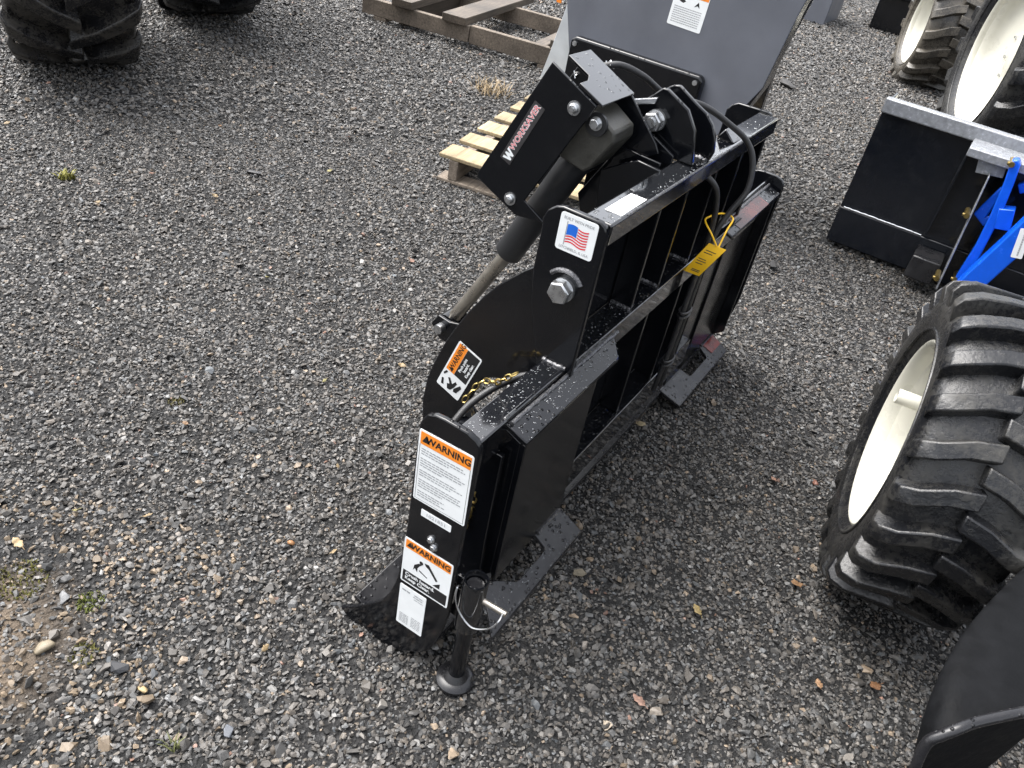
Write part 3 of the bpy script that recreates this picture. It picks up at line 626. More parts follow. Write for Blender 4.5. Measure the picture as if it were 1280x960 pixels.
text('lettering', 'WARNING', M_ink, L3, 0.006, h / 2 - .0152, 0.0190, 0.0013, 'CENTER', 0.0006); warn_triangle(L3, -w / 2 + 0.014, h / 2 - .0150, 0.015, 0.0013)
flat('footer', [(-w / 2 + .004, -h / 2 + .004), (w / 2 - .004, -h / 2 + .004), (w / 2 - .004, -h / 2 + .034), (-w / 2 + .004, -h / 2 + .034)], M_ink, L3, 0.0008, 0.0003)
text('lettering', 'Crush hazard.', M_white, L3, -w / 2 + .010, -h / 2 + .0265, 0.0125, 0.0013, 'LEFT', 0.0004); text('lettering', 'Keep Clear.', M_white, L3, -w / 2 + .010, -h / 2 + .0150, 0.0125, 0.0013, 'LEFT', 0.0004)
pg = MB()
def poly(mb, pts, z=0.0012): mb.add([(a, b_, z) for a, b_ in pts], [tuple(range(len(pts)))])
poly(pg, [(-.030, -.014), (-.028, .002), (-.018, .012), (-.010, .014), (-.016, .006), (-.020, -.002), (-.020, -.014), (-.026, -.006)])
poly(pg, [(-.006, .022), (.004, .024), (.028, -.004), (.024, -.008), (.006, .012), (-.002, .016)])
poly(pg, [(-.016, -.004), (.004, -.012), (.004, -.0145), (-.016, -.0075)]); poly(pg, [(.029, -.012), (.034, -.008), (.034, -.022), (.018, -.022)])
poly(pg, [(-.013 + .0045 * cos(a), .017 + .0045 * sin(a)) for a in np.linspace(0, 2 * pi, 12, endpoint=False)])
pg.build('pictogram', M_ink, L3, local=True)
y, z = lpos(0.551, 0.1145, k); w, h = 0.067 * k, 0.124 * k
L4 = sticker('paper_label', M_white, GR, XL - 0.0002, y, z, w, h, 0.012, 0.003)
rows = [(-.026, -.006, .045, .004), (.004, .026, .047, .003), (.002, .024, .041, .003), (.004, .026, .035, .002)] + [(-.026, -.004, -.026 - i * .004, .0018) for i in range(7)] + [(.003, .026, -.022 - i * .0045, .0018) for i in range(7)]
lines('fine_print', M_greyink, L4, rows)

# flag sticker
L5 = sticker('flag_sticker', M_white, GR, 1.2048, 0.5115, 0.8965, 0.0755, 0.0715, 0.01, 0.006)
tag(L5, 'square white sticker with a waving flag print')
text('lettering', 'BUILT WITH PRIDE', M_greyink, L5, 0, .0265, 0.0073, 0.0012, 'CENTER', 0.0001); text('lettering', 'LITCHFIELD, IL USA', M_greyink, L5, 0, -.0285, 0.0070, 0.0012, 'CENTER', 0.0001)
def wave(x): return 0.0022 * sin((x + 0.02) * 150)
st = MB()
for i in range(7):
    y0 = 0.0125 - i * 0.0052; xa = 0.001 if i < 4 else -0.0205
    xx = np.linspace(xa, 0.0225, 14)
    for p, q in zip(xx, xx[1:]): st.add([(p, y0 + wave(p), .0012), (q, y0 + wave(q), .0012), (q, y0 + .0027 + wave(q), .0012), (p, y0 + .0027 + wave(p), .0012)], [(0, 1, 2, 3)])
st.build('flag_stripes', M_red, L5, local=True)
cn = MB(); xx = np.linspace(-0.0205, 0.0000, 10)
for p, q in zip(xx, xx[1:]): cn.add([(p, -.004 + wave(p), .0013), (q, -.004 + wave(q), .0013), (q, .0165 + wave(q), .0013), (p, .0165 + wave(p), .0013)], [(0, 1, 2, 3)])
cn.build('flag_canton', M_blueprint, L5, local=True)
flat('flag_pole', [(-.0228, -.024), (-.0213, -.024), (-.0213, .021), (-.0228, .021)], M_greyink, L5, .0009, .0003)

# pinch label on the jaw arm
L6 = sticker('pinch_warning_label', M_white, GR, 1.2198, 0.7138, 0.4825, 0.140, 0.0655, radians(72), 0.004)
tag(L6, 'tilted pinch point warning label on the jaw arm')
flat('header', [(-.016, .006), (.066, .006), (.066, .029), (-.016, .029)], M_orange, L6, .0008, .0003); flat('footer', [(-.016, -.029), (.066, -.029), (.066, .0055), (-.016, .0055)], M_ink, L6, .0008, .0003)
text('lettering', 'WARNING', M_ink, L6, .031, .0175, .0165, .0013, 'CENTER', .0004); warn_triangle(L6, -.0085, .0175, .012, .0013)
for i, s_ in enumerate(('Pinch point', 'hazard.', 'Keep clear.')): text('lettering', s_, M_white, L6, .022, -.002 - i * .0095, .0095, .0013, 'CENTER', .0003)
pg = MB(); poly(pg, [(-.062, .004), (-.050, .010), (-.046, .004), (-.034, .014), (-.030, .010), (-.042, -.002), (-.030, -.006), (-.032, -.012), (-.046, -.010), (-.060, -.004)])
poly(pg, [(-.058, -.012), (-.050, -.010), (-.030, -.020), (-.034, -.026), (-.056, -.020)]); poly(pg, [(-.060, .016), (-.044, .022), (-.046, .027), (-.062, .022)]); poly(pg, [(-.034, .026), (-.022, .020), (-.020, .025), (-.030, .029)])
pg.build('pictogram', M_ink, L6, local=True)

# maker's decal on the shroud
L7 = sticker('maker_decal', M_decal, GR, XS - 0.0002, 0.795, 0.9355, 0.151, 0.0285, radians(67), 0.001)
tag(L7, 'narrow dark decal with red lettering on the shroud')
text('lettering_outline', 'WORKSAVER', M_white, L7, .014, .001, .0185, .0011, 'CENTER', .0009, 1.06); text('lettering', 'WORKSAVER', M_red, L7, .014, .001, .0185, .0014, 'CENTER', -.0001, 1.06)
lg = MB(); poly(lg, [(-.072, .009), (-.066, .009), (-.063, -.002), (-.060, .009), (-.056, .009), (-.053, -.002), (-.050, .009), (-.044, .009), (-.051, -.011), (-.055, -.011), (-.058, -.003), (-.061, -.011), (-.065, -.011)]); lg.build('emblem', M_white, L7, local=True)

# ================================================================ YELLOW TAG hung on the hose
TG = thing('hang_tag', 'small yellow card tag tied to the hoses of the black grapple', 'tag', (1.835, 0.43, 0.62))
a_, b_, c_, d_ = Vector((1.828, 0.431, 0.708)), Vector((1.828, 0.386, 0.708)), Vector((1.818, 0.425, 0.622)), Vector((1.818, 0.467, 0.620))
mb = MB(); nn = 8
for s_ in (0, 1):
    pass
top, bot = [], []
for i in range(nn + 1):
    u = i / nn; bow = 0.006 * sin(pi * u)
    top.append(a_.lerp(d_, u) + Vector((-bow, 0, 0))); bot.append(b_.lerp(c_, u) + Vector((-bow, 0, 0)))
vs = top + bot + [p + Vector((.0012, 0, 0)) for p in top + bot]; q = nn + 1
fs = [(i, i + 1, q + i + 1, q + i) for i in range(nn)] + [(2 * q + i, 3 * q + i, 3 * q + i + 1, 2 * q + i + 1) for i in range(nn)] + [(i, 2 * q + i, 2 * q + i + 1, i + 1) for i in range(nn)] + [(q + i, q + i + 1, 3 * q + i + 1, 3 * q + i) for i in range(nn)] + [(0, q, 3 * q, 2 * q), (nn, 2 * q + nn, 3 * q + nn, q + nn)]
mb.add(vs, fs).build('card', M_tag, TG)
pr = MB()
for u, f0, f1 in ((.18, .15, .75), (.25, .15, .65), (.45, .15, .6), (.52, .15, .7), (.60, .2, .62), (.82, .3, .8), (.87, .3, .8)):
    bow = 0.006 * sin(pi * u) + .0006
    e0 = a_.lerp(d_, u); e1 = b_.lerp(c_, u); e2 = a_.lerp(d_, u + .025); e3 = b_.lerp(c_, u + .025)
    pr.add([p + Vector((-bow, 0, 0)) for p in (e0.lerp(e1, f0), e0.lerp(e1, f1), e2.lerp(e3, f1), e2.lerp(e3, f0))], [(0, 1, 2, 3)])
pr.build('print', M_darkwood, TG)
MB().tube(smooth_path([(1.829, .410, .706), (1.822, .432, .735), (1.83, .458, .756), (1.85, .456, .762), (1.89, .44, .765), (1.90, .412, .76), (1.86, .408, .74), (1.829, .406, .706)]), .0022, 6).build('tie', M_tag, TG)

# ================================================================ WHEELS
def wheel(parent, loc, phi, R, rim, w, nl, mt, mr, style='R4', lug_h=0.028, hub=True, seedv=1):
    """local X = axle, pointing to the side we look at"""
    wh = bpy.data.objects.new('wheel', None); COL.objects.link(wh); wh.parent = parent; wh.empty_display_size = .1
    pl = ORIG[parent.name]; wh.location = Vector(loc) - pl; wh.rotation_euler = (0, 0, phi)
    Rb = R - lug_h; h = Rb - rim
    half = [(w * .40, rim), (w * .42, rim + h * .05), (w * .47, rim + h * .22), (w * .50, rim + h * .48), (w * .495, rim + h * .72), (w * .46, rim + h * .88), (w * .38, Rb - h * .02), (w * .2, Rb), (0, Rb + .002)]
    prof = half + [(-a, r) for a, r in half[-2::-1]]
    ty = MB().lathe(prof, 96)
    rnd = random.Random(seedv)
    def lugrow(sgn, k0):
        for k in range(nl):
            th0 = 2 * pi * (k + k0) / nl
            if style == 'R4':   # wide bars bent in the middle, running over the shoulder
                ctrl = [(.500, -.10, .80), (.46, -.05, .93), (.36, .05, 1.0), (.16, .30, 1.0), (-.03, .42, 1.0)]; hw = .205
            else:               # tall agricultural bars
                ctrl = [(.505, -.18, .82), (.47, -.10, .95), (.36, .08, 1.0), (.16, .42, 1.0), (-.05, .70, 1.0)]; hw = .165
            pitch = 2 * pi / nl; secs = []
            for (ya, da, rf) in ctrl:
                a = sgn * ya * w; th = th0 + sgn * 0 + da * pitch * 1.0
                rt = Rb + (R - Rb) * 1.0 if rf == 1.0 else rim + (R - rim) * rf
                if rf < 1.0: rt = rim + (R - rim) * rf + 0.0
                rbs = min(Rb - .012, rt - .02) if rf == 1.0 else rt - .045
                aw = a * (1.035 if rf < 1 else 1.0)
                q = []
                for (dt, rr_, m_) in ((-hw * 1.22, rbs, 1), (hw * 1.22, rbs, 1), (hw * .92, rt, 1), (-hw * .92, rt, 1)):
                    t_ = th + dt * pitch; ax_ = aw if rr_ == rt else a * .97
                    q.append((ax_, rr_ * cos(t_), rr_ * sin(t_)))
                secs.append(q)
            vs = [p for s_ in secs for p in s_]; n_ = len(secs); fs = []
            for i in range(n_ - 1):
                for e in range(4): fs.append((i * 4 + e, i * 4 + (e + 1) % 4, (i + 1) * 4 + (e + 1) % 4, (i + 1) * 4 + e))
            fs += [(0, 1, 2, 3), tuple((n_ - 1) * 4 + e for e in (3, 2, 1, 0))]
            ty.add(vs, fs)
    lugrow(1, 0.0); lugrow(-1, 0.5)
    ty.build('tyre', mt, wh, 0.004 if style == 'R4' else 0.008, local=True, smooth_angle=45)
    # bead ring on the sidewall
    MB().tube([(w * .478, (rim + h * .25) * cos(q), (rim + h * .25) * sin(q)) for q in np.linspace(0, 2 * pi, 72, endpoint=False)], .004, 6, closed=True).build('sidewall_rib', mt, wh, local=True)
    f = w * .40
    prof = [(f - .004, rim + .010), (f + .006, rim + .012), (f + .010, rim + .004), (f + .006, rim - .004), (f - .012, rim - .010), (f - .030, rim - .012), (f - .036, rim - .022), (f - .070, rim - .030), (f - .10, rim - .05), (f - .118, rim - .085), (f - .125, rim * .45), (f - .125, rim * .25), (f - .115, rim * .22), (f - .115, 0.0005)]
    MB().lathe(prof, 72).lathe([(-f, rim + .012), (-f + .03, rim - .012), (f - .05, rim - .02)], 48).build('rim', mr, wh, local=True, smooth_angle=50)
    if hub:
        for q in range(8):
            an = 2 * pi * q / 8 + .2
            MB().tube([(f - .127, rim * .36 * cos(an), rim * .36 * sin(an)), (f - .112, rim * .36 * cos(an), rim * .36 * sin(an))], .010, 6).build('wheel_nut', M_zinc, wh, local=True)
    return wh

# near blue loader tractor
phi = radians(98); a = Vector((cos(phi), sin(phi), 0)); W_ = 0.29
TR = thing('loader_tractor', 'blue loader tractor with black bucket and cream wheel nearest the camera', 'tractor', (1.92, -0.50, 0.0))
wc = Vector((1.886, -0.142, 0.404)) - a * (W_ * .40 + .006)
wn = wheel(TR, wc, phi, 0.404, 0.238, W_, 24, M_tyre, M_cream, 'R4', 0.037, hub=False)
# valve boss standing in the dish
MB().lathe([(.0, .020), (.070, .020), (.073, .018), (.070, .011), (.03, .010), (.03, .0005)], 24, lambda p, r, t_: (0.052 + p, -0.155 + r * cos(t_), 0.020 + r * sin(t_))).build('hub_boss', M_cream, wn, local=True)
MB().tube([(0.085, -0.155, 0.020), (0.118, -0.155, 0.020)], .0098, 12).build('bore_shade_plug', M_blackmatte, wn, local=True)  # solid black plug painted in for the shade inside the bore
MB().box(1.83, 1.97, -1.30, -0.36, 0.34, 0.46).build('front_axle', M_blackmatte, TR, .01)
# bucket
BX = 3.98
bk = MB(); 
bk.px([(0.40, 0.030), (0.40, 0.700), (-1.55, 0.700), (-1.55, 0.030)], BX, BX + 0.010)
bo = bk.build('bucket_back', M_bucket, TR, .003)
MB().prism([(BX + .01, 0.032), (BX + .01, 0.70), (BX + .22, 0.70), (BX + .66, 0.10), (BX + .66, 0.032)], lambda p, q, o: (p, o, q), 0.386, 0.399).build('bucket_side', M_bucket, TR, .003)
MB().prism([(BX + .01, 0.032), (BX + .01, 0.70), (BX + .22, 0.70), (BX + .66, 0.10), (BX + .66, 0.032)], lambda p, q, o: (p, o, q), -1.549, -1.536).build('bucket_side', M_bucket, TR, .003)
MB().box(BX + .01, BX + .70, -1.535, 0.385, 0.020, 0.034).build('bucket_floor', M_bucket, TR, .003)
MB().box(BX + .54, BX + .70, 0.400, 0.416, 0.04, 0.26).build('side_cutter', M_scuff, TR, .003)
MB().px([(0.402, 0.660), (0.402, 0.722), (-1.552, 0.722), (-1.552, 0.660)], BX - 0.055, BX - 0.001).build('bucket_top_bar', M_galvbar, TR, .006)
MB().px([(0.40, 0.029), (-1.55, 0.029), (-1.55, 0.200), (0.40, 0.200)], BX - 0.012, BX - 0.0005).build('bucket_lower_band', M_bucket, TR, .005)
bd = MB().tube([(BX - .013, 0.382 - i * .0125, 0.2055 + random.uniform(-.001, .001)) for i in range(30)], .0034, 6).build('bucket_weld', M_zinc, TR)
MB().box(BX - 0.055, BX - 0.001, -0.002, 0.010, 0.225, 0.655).build('bucket_rib', M_bucket, TR, .003)
# hitch plates and linkage
MB().box(3.74, 3.923, -0.40, 0.008, 0.640, 0.676).build('hitch_bar', M_galvbar, TR, .004)
MB().hexa([(3.78, -.158, .592), (3.78, -.055, .580), (3.968, -.055, .58), (3.968, -.158, .592)], [(3.78, -.148, .652), (3.78, -.038, .655), (3.968, -.038, .655), (3.968, -.148, .652)]).build('hitch_block', M_galvbar, TR, .003)
MB().px([(-.104, .60), (-.110, .598), (-.1425, .095), (-.1345, .095)], 3.70, 3.96).build('hitch_plate', M_galvbar, TR, .002)
MB().px([(-.165, .60), (-.172, .60), (-.21, .10), (-.20, .10)], 3.79, 3.97).build('hitch_plate', M_black, TR, .002)
MB().box(3.80, 3.965, -.112, .010, .06, .165).build('lower_block', M_scuff, TR, .006)
def strip(path, wv, tx, name, m_):
    """flat steel link: centre line (y,z), width wv, between x0 and x1"""
    L_, R_ = [], []
    for i, (y_, z_) in enumerate(path):
        p0 = path[max(i - 1, 0)]; p1 = path[min(i + 1, len(path) - 1)]; d = Vector((p1[0] - p0[0], p1[1] - p0[1])).normalized(); nrm = Vector((-d.y, d.x)); ww = wv[i] if isinstance(wv, (list, tuple)) else wv
        L_.append((y_ + nrm.x * ww / 2, z_ + nrm.y * ww / 2)); R_.append((y_ - nrm.x * ww / 2, z_ - nrm.y * ww / 2))
    return MB().px(L_ + R_[::-1], *tx).build(name, m_, TR, .006, seg=3)
strip([(-.163, .690), (-.170, .675), (-.183, .60), (-.199, .47), (-.206, .33), (-.206, .165)], [.020, .036, .036, .038, .036, .05], (3.70, 3.76), 'loader_link', M_blue)
strip([(-.176, .56), (-.150, .43), (-.19, .42)], [.02, .05, .06], (3.765, 3.79), 'loader_link', M_blue)
MB().px([(-.196, .50), (-.252, .515), (-.275, .43), (-.215, .42)], 3.69, 3.755).build('loader_bracket', M_blue, TR, .004)
strip([(-.222, .150), (-.250, .225), (-.300, .39), (-.345, .55), (-.40, .72)], [.07, .085, .085, .085, .09], (3.60, 3.695), 'loader_arm', M_blue)
strip([(-.228, .575), (-.262, .60), (-.31, .65), (-.36, .70)], [.04, .045, .045, .045], (3.765, 3.80), 'loader_arm', M_blue)
MB().hexa([(3.60, -.42, .70), (3.695, -.42, .70), (3.695, -.34, .66), (3.60, -.34, .66)], [(2.0, -.80, 1.0), (2.1, -.80, 1.0), (2.1, -.68, 1.0), (2.0, -.68, 1.0)]).build('loader_boom', M_blue, TR, .01)
L8 = sticker('loader_decal', M_white, TR, 3.599, -0.325, 0.428, 0.12, 0.040, radians(100), 0.004)
lines('fine_print', M_greyink, L8, [(-.05, .05, -.004, .006)])
for (y_, z_) in ((-.158, .672), (-.103, .432), (-.119, .142), (-.185, .165)):
    MB().tube([(3.78, y_ + .004, z_), (3.69, y_, z_)], .011, 18).tube([(3.70, y_ - .009, z_), (3.70, y_ + .017, z_)], .007, 10).build('hitch_pin', M_gold, TR, .002)
# black plastic step guard behind the front wheel
rows_ = []
S = [(1.64, -0.48, 0.44), (1.526, -0.44, 0.47), (1.383, -0.392, 0.49), (1.261, -0.354, 0.5), (1.169, -0.332, 0.5), (1.103, -0.323, 0.49), (1.054, -0.321, 0.47), (1.023, -0.328, 0.44), (0.997, -0.34, 0.4), (0.985, -0.358, 0.35)]
Rg = [(1.159, -0.495, 0.5), (1.115, -0.456, 0.51), (1.08, -0.426, 0.515), (1.055, -0.401, 0.51), (1.03, -0.377, 0.505), (1.007, -0.359, 0.5), (0.993, -0.344, 0.485), (0.985, -0.334, 0.465), (0.975, -0.34, 0.42), (0.972, -0.358, 0.36)]
for i in range(len(S)):
    s_ = Vector(S[i]); r_ = Vector(Rg[i]); d = r_ - s_
    rows_.append([s_ + Vector((.10, -.16, -.30)), s_ + Vector((.035, -.05, -.10)), s_ + Vector((.006, -.006, -.014)), s_, s_ + d * .10 + Vector((0, 0, .006)), s_ + d * .35 + Vector((0, 0, .012)), s_ + d * .65 + Vector((0, 0, .010)), s_ + d * .9 + Vector((0, 0, .002)), r_, r_ + Vector((-.004, -.002, -.006)), r_ + Vector((.012, -.004, -.06)), r_ + Vector((.05, -.01, -.34))])
nc = len(rows_[0]); vs = [p for r_ in rows_ for p in r_]; fs = [(i * nc + j, (i + 1) * nc + j, (i + 1) * nc + j + 1, i * nc + j + 1) for i in range(len(rows_) - 1) for j in range(nc - 1)]
fd = MB().add(vs, fs, True).add(rows_[-1], [tuple(range(nc))]).build('mudguard', M_guard, TR, smooth_angle=60)
ss = fd.modifiers.new('round', 'SUBSURF'); ss.levels = 2; ss.render_levels = 2
MB().tube(smooth_path([Vector(p) + Vector((-.003, 0, .004)) for p in Rg]), .0085, 10).build('mudguard_lip', M_scuff, TR)

# far blue tractor: two cream wheels show
TF = thing('distant_tractor', 'far tractor at the top right with two cream wheels', 'tractor', (7.4, 0.05, 0.0))
ph2 = radians(108.5); a2 = Vector((cos(ph2), sin(ph2), 0))
wheel(TF, Vector((6.274, 0.153, 0.70)) - a2 * .20, ph2, 0.70, 0.455, 0.48, 19, M_tyre, M_cream, 'R4', .05)
wheel(TF, Vector((8.40, 0.866, 0.478)) - a2 * .20, ph2 + .03, 0.478, 0.312, 0.46, 17, M_tyremud, M_cream, 'R4', .045)
def beam(p, q, r, name): MB().tube([p, q], r, 4).build(name, M_blackmatte, TF)
p1 = Vector((6.274, .153, .70)) - a2 * .4; p2 = Vector((8.40, .866, .478)) - a2 * .4
beam(p1, p1 - a2 * .7, .13, 'rear_axle'); beam(p2, p2 - a2 * .7, .09, 'front_axle'); beam(p1 - a2 * .6 + Vector((0, 0, .1)), p2 - a2 * .6 + Vector((0, 0, .2)), .2, 'chassis')

# far black box behind it
FB = MB(); FB.box(10.9, 11.6, 0.9, 1.63, 0.0, 0.42); FB.box(10.85, 10.9, 0.88, 1.65, 0.36, 0.44)
fb = FB.build('far_black_bucket', M_black, None, .02); tag(fb, 'small black loader bucket far off at the top right edge', 'bucket')

# left-hand tractor tyres
TL = thing('parked_tractor', 'tractor at the top left of which only deep lugged tyres show', 'tractor', (3.0, 4.8, 0.0))
ph3 = radians(-31)
wheel(TL, (2.60, 4.13, 0.74), ph3, 0.74, 0.40, 0.56, 17, M_tyredust, M_blackmatte, 'R1', .065, seedv=3)
wheel(TL, (3.86, 4.66, 0.74), ph3 + .05, 0.74, 0.40, 0.56, 17, M_tyre, M_blackmatte, 'R1', .055, seedv=4)
MB().tube([(2.60, 4.16, .74), (3.86, 4.70, .74)], .10, 12).build('axle', M_blackmatte, TL)

# ================================================================ PALLETS
def board(parent, name, o, ang, x0, x1, y0, y1, z0, z1, m_, jit=0.0):
    """board in the pallet's own frame"""
    mb = MB(); mb.box(x0, x1, y0, y1, z0, z1)
    ob = mb.build(name, m_, parent, .004, local=True)
    if jit: ob.rotation_euler = (random.uniform(-jit, jit) * .4, random.uniform(-jit, jit) * .25, random.uniform(-jit, jit) * .5)
    return ob
PA = thing('light_pallet', 'pale new pine pallet under the grey hopper behind the grapple', 'pallet', (2.96, 2.02, 0.0), 'wooden pallets', radians(11))
for y0 in (-0.10, -0.58, -1.06): board(PA, 'stringer', 0, 0, 0.0, 1.22, y0, y0 + .045, .018, .112, M_oldwood)
for i in range(6): 
    x0 = 0.0 + i * .222 - (.0 if i else .0); board(PA, 'deck_board', 0, 0, x0, x0 + (.135 if i % 2 else .15), -1.06, 0.0, .1125, .132, M_pine, .012)
for x0 in (0.0, .55, 1.1): board(PA, 'bottom_board', 0, 0, x0, x0 + .10, -1.06, 0.0, 0.0, .0175, M_oldwood)
PB = thing('weathered_pallet', 'broken weathered brown skid of thick planks at the top edge', 'pallet', (4.86, 4.14, 0.0), 'wooden pallets', radians(10))
board(PB, 'front_rail', 0, 0, 0.0, .05, -.86, 0.0, .035, .145, M_oldwood, .0); board(PB, 'front_rail', 0, 0, .012, .06, -1.55, -.865, .030, .150, M_oldwood, .0)
board(PB, 'back_rail', 0, 0, .92, .97, -1.55, 0.0, .03, .15, M_oldwood)
for y0, y1, x1 in ((-.26, -.42, 1.1), (-.66, -.84, 1.35), (-1.48, -1.55, 1.0)):
    board(PB, 'plank', 0, 0, -.045, x1, y1, y0, .1515, .205, M_darkwood, .035)
board(PB, 'cross_beam', 0, 0, .065, .915, -1.40, -1.31, .04, .13, M_darkwood); board(PB, 'cross_beam', 0, 0, .065, .915, -.36, -.27, .0, .14, M_darkwood)
board(PB, 'foot_block', 0, 0, .0, .10, -.20, -.10, 0.0, .034, M_oldwood); board(PB, 'foot_block', 0, 0, .012, .10, -1.5, -1.40, 0.0, .029, M_oldwood); board(PB, 'foot_block', 0, 0, .9, .98, -1.5, -1.4, 0, .029, M_oldwood)

# ================================================================ GREY HOPPER behind
HP = thing('grey_hopper', 'grey sheet metal hopper with black cover panel behind the grapple', 'hopper', (3.9, 1.28, 0.132))
def q3(y, z, x): return (x, y, z)
fr_ = [(1.735, .36), (1.735, .575), (1.805, .81), (1.93, 1.35), (.66, 1.35), (.775, 1.075), (.790, .997), (.828, .70), (1.00, .36)]
MB().px(fr_, 3.50, 3.506).build('front_sheet', M_grey, HP, .002)
# side and back sheets
MB().px([(.66, 1.35), (.775, 1.075), (.790, .997), (.828, .70), (.90, .50), (.96, .50), (.87, .72), (.82, 1.08), (.72, 1.35)], 3.507, 3.60).build('side_flange', M_black, HP, .002)
MB().hexa([(3.601, .84, .70), (3.607, .84, .70), (3.607, .72, 1.349), (3.601, .72, 1.349)], [(4.44, 1.20, .55), (4.44, 1.21, .55), (4.44, 1.21, 1.349), (4.44, 1.20, 1.349)]).build('side_sheet', M_black, HP, .001)
MB().hexa([(3.507, 1.736, .575), (3.507, 1.730, .575), (3.507, 1.924, 1.349), (3.507, 1.93, 1.349)], [(4.44, 1.60, .575), (4.44, 1.59, .575), (4.44, 1.60, 1.349), (4.44, 1.61, 1.349)]).build('side_sheet', M_grey, HP, .001)
MB().px([(1.70, .40), (1.915, .40), (1.886, .53), (1.838, .785), (1.70, .785)], 3.590, 3.596).build('chute_skirt', M_greysky, HP, .002)  # facet facing up; its sky brightness is painted by the paler sheet
MB().px([(1.880, .755), (1.905, .755), (1.96, 1.05), (1.93, 1.05)], 3.60, 3.61).build('edge_guard', M_orange, HP, .002)
MB().px([(1.60, .36), (1.21, .36), (1.21, 1.349), (1.60, 1.349)], 4.441, 4.447).build('back_sheet', M_grey, HP)
cv = MB().px([(1.722, .40), (1.722, .655), (1.700, .676), (1.085, .678), (1.068, .660), (1.068, .40)], 3.455, 3.4995).build('cover_panel', M_black, HP, .018, seg=4)
for y_, z_ in ((1.695, .645), (1.10, .647)):
    MB().tube([(3.4555, y_, z_), (3.447, y_, z_)], .011, 12).build('cover_screw', M_zinc, HP, .001)
for (x_, y_) in ((3.55, 1.62), (3.55, 1.0), (4.35, 1.62), (4.35, 1.0)):
    MB().box(x_, x_ + .05, y_, y_ + .05, .133, .60).build('leg', M_black, HP, .004)
HL = sticker('instruction_label', M_white, HP, 3.4995, 1.232, .905, .155, .155, -.03, .006)
flat('header', [(.01, .045), (.075, .045), (.075, .075), (.01, .075)], M_orange, HL, .0008, .0003)
lines('fine_print', M_greyink, HL, [(-.065, .06, -.004 - i * .0085, .0035) for i in range(8)])
pg = MB(); poly(pg, [(-.05, .02), (-.035, .032), (-.02, .024), (-.03, .015)]); poly(pg, [(.02, .012), (.035, .035), (.045, .012), (.034, .02)]); pg.build('pictogram', M_ink, HL, local=True)
gb = MB().box(10.2, 10.9, 2.0, 2.25, 0.0, .55).box(10.15, 10.2, 1.98, 2.27, 0.0, .56).build('grey_cabinet', M_grey, None, .01); tag(gb, 'plain grey steel cabinet far off beyond the hopper', 'cabinet')

# ================================================================ LOOSE BITS ON THE GRAVEL
def pebble(x, y, s, col, label, k, flatz=.55, rounded=False):
    key = 'stone_%d' % k
    m_ = plain(key, col, .55, var=.25, scale=60)
    me = rock_mesh('stone', 40 + k, rounded); me.materials.append(m_)
    o = bpy.data.objects.new('stone', me); COL.objects.link(o)
    o.scale = (s, s * .8, s * flatz); o.rotation_euler = (.1, .15, k * 1.3); o.location = (x, y, gh(x, y) + s * flatz * .45 + .003)
    tag(o, label, 'stone', 'single stones in the gravel')
    return o
tan = (.42, .33, .19)
pebble(1.971, .478, .024, (.28, .23, .14), 'flat tan stone beside the foot of the grapple mid frame', 1, .4)
pebble(1.002, .109, .018, (.30, .25, .19), 'pale buff stone at the bottom edge below the grapple', 2, .4)
pebble(2.110, -.046, .014, (.17, .075, .05), 'reddish stone on open gravel left of the cream wheel', 3, .7, True)
pebble(.939, .925, .010, (.26, .13, .055), 'small round orange pebble left of the lower jaw', 4, .8, True)
pebble(.754, .495, .020, (.16, .15, .135), 'grey brown stone just below the lower jaw', 5, .6)
pebble(.495, .871, .012, (.27, .20, .10), 'yellow teardrop pebble at the lower left', 6, .5, True)
pebble(.438, 1.087, .022, (.17, .14, .095), 'large tan stone in the dirt patch at lower left', 7, .6, True)
pebble(.531, 1.163, .019, (.14, .143, .146), 'pale grey stone above the dirt patch at lower left', 8, .6)
pebble(.497, .943, .024, (.022, .023, .026), 'large black stone right of the dirt patch', 9, .6)
pebble(.534, .682, .018, (.085, .092, .105), 'blue grey stone at the bottom left of centre', 10, .5)
pebble(2.314, 2.521, .045, (.03, .03, .032), 'dark clod of stone on the open gravel at upper left', 11, .45)
pebble(3.484, .519, .055, (.028, .026, .024), 'dark clod on the gravel beside the far mount plate', 12, .5)
pebble(6.80, 1.434, .10, (.03, .028, .026), 'dark clump of dirt at the right foot of the hopper', 13, .5)
pebble(1.32, .345, .022, (.14, .12, .085), 'olive tan stone inside the notch of the near bottom lip', 14, .55)
# dry leaves
def leaf(x, y, s, rot, col, label, k, curl=.35):
    m_ = plain('dry_leaf_%d' % k, col, .6, var=.35, scale=90, bmp=.3)
    mb = MB(); n_ = 11; rowsL = []
    for i in range(n_):
        u = i / (n_ - 1); hw = sin(pi * min(1, u * .96 + .03)) ** .8 * .27 * (1 + .22 * sin(i * 1.9 + k)); 
        zc = curl * (u - .5) ** 2 + .04 * sin(i + k); rowsL.append([(u - .5, -hw, zc + curl * .5 * hw), (u - .5, 0, zc), (u - .5, hw, zc + curl * .7 * hw)])
    vs = [tuple(c * s for c in p) for r_ in rowsL for p in r_]
    fs = [(i * 3 + j, (i + 1) * 3 + j, (i + 1) * 3 + j + 1, i * 3 + j + 1) for i in range(n_ - 1) for j in range(2)]
    mb.add(vs, fs, True).tube([(-.5 * s, 0, curl * .25 * s), (-.75 * s, .03 * s, curl * .3 * s)], .02 * s, 5)
    o = mb.build('dry_leaf', m_); so = o.modifiers.new('thick', 'SOLIDIFY'); so.thickness = .0007
    o.location = (x, y, gh(x, y) + .012); o.rotation_euler = (.5 * sin(k * 3.1), .35 * cos(k * 1.7), rot); tag(o, label, 'leaf', 'dry leaves on the gravel'); return o
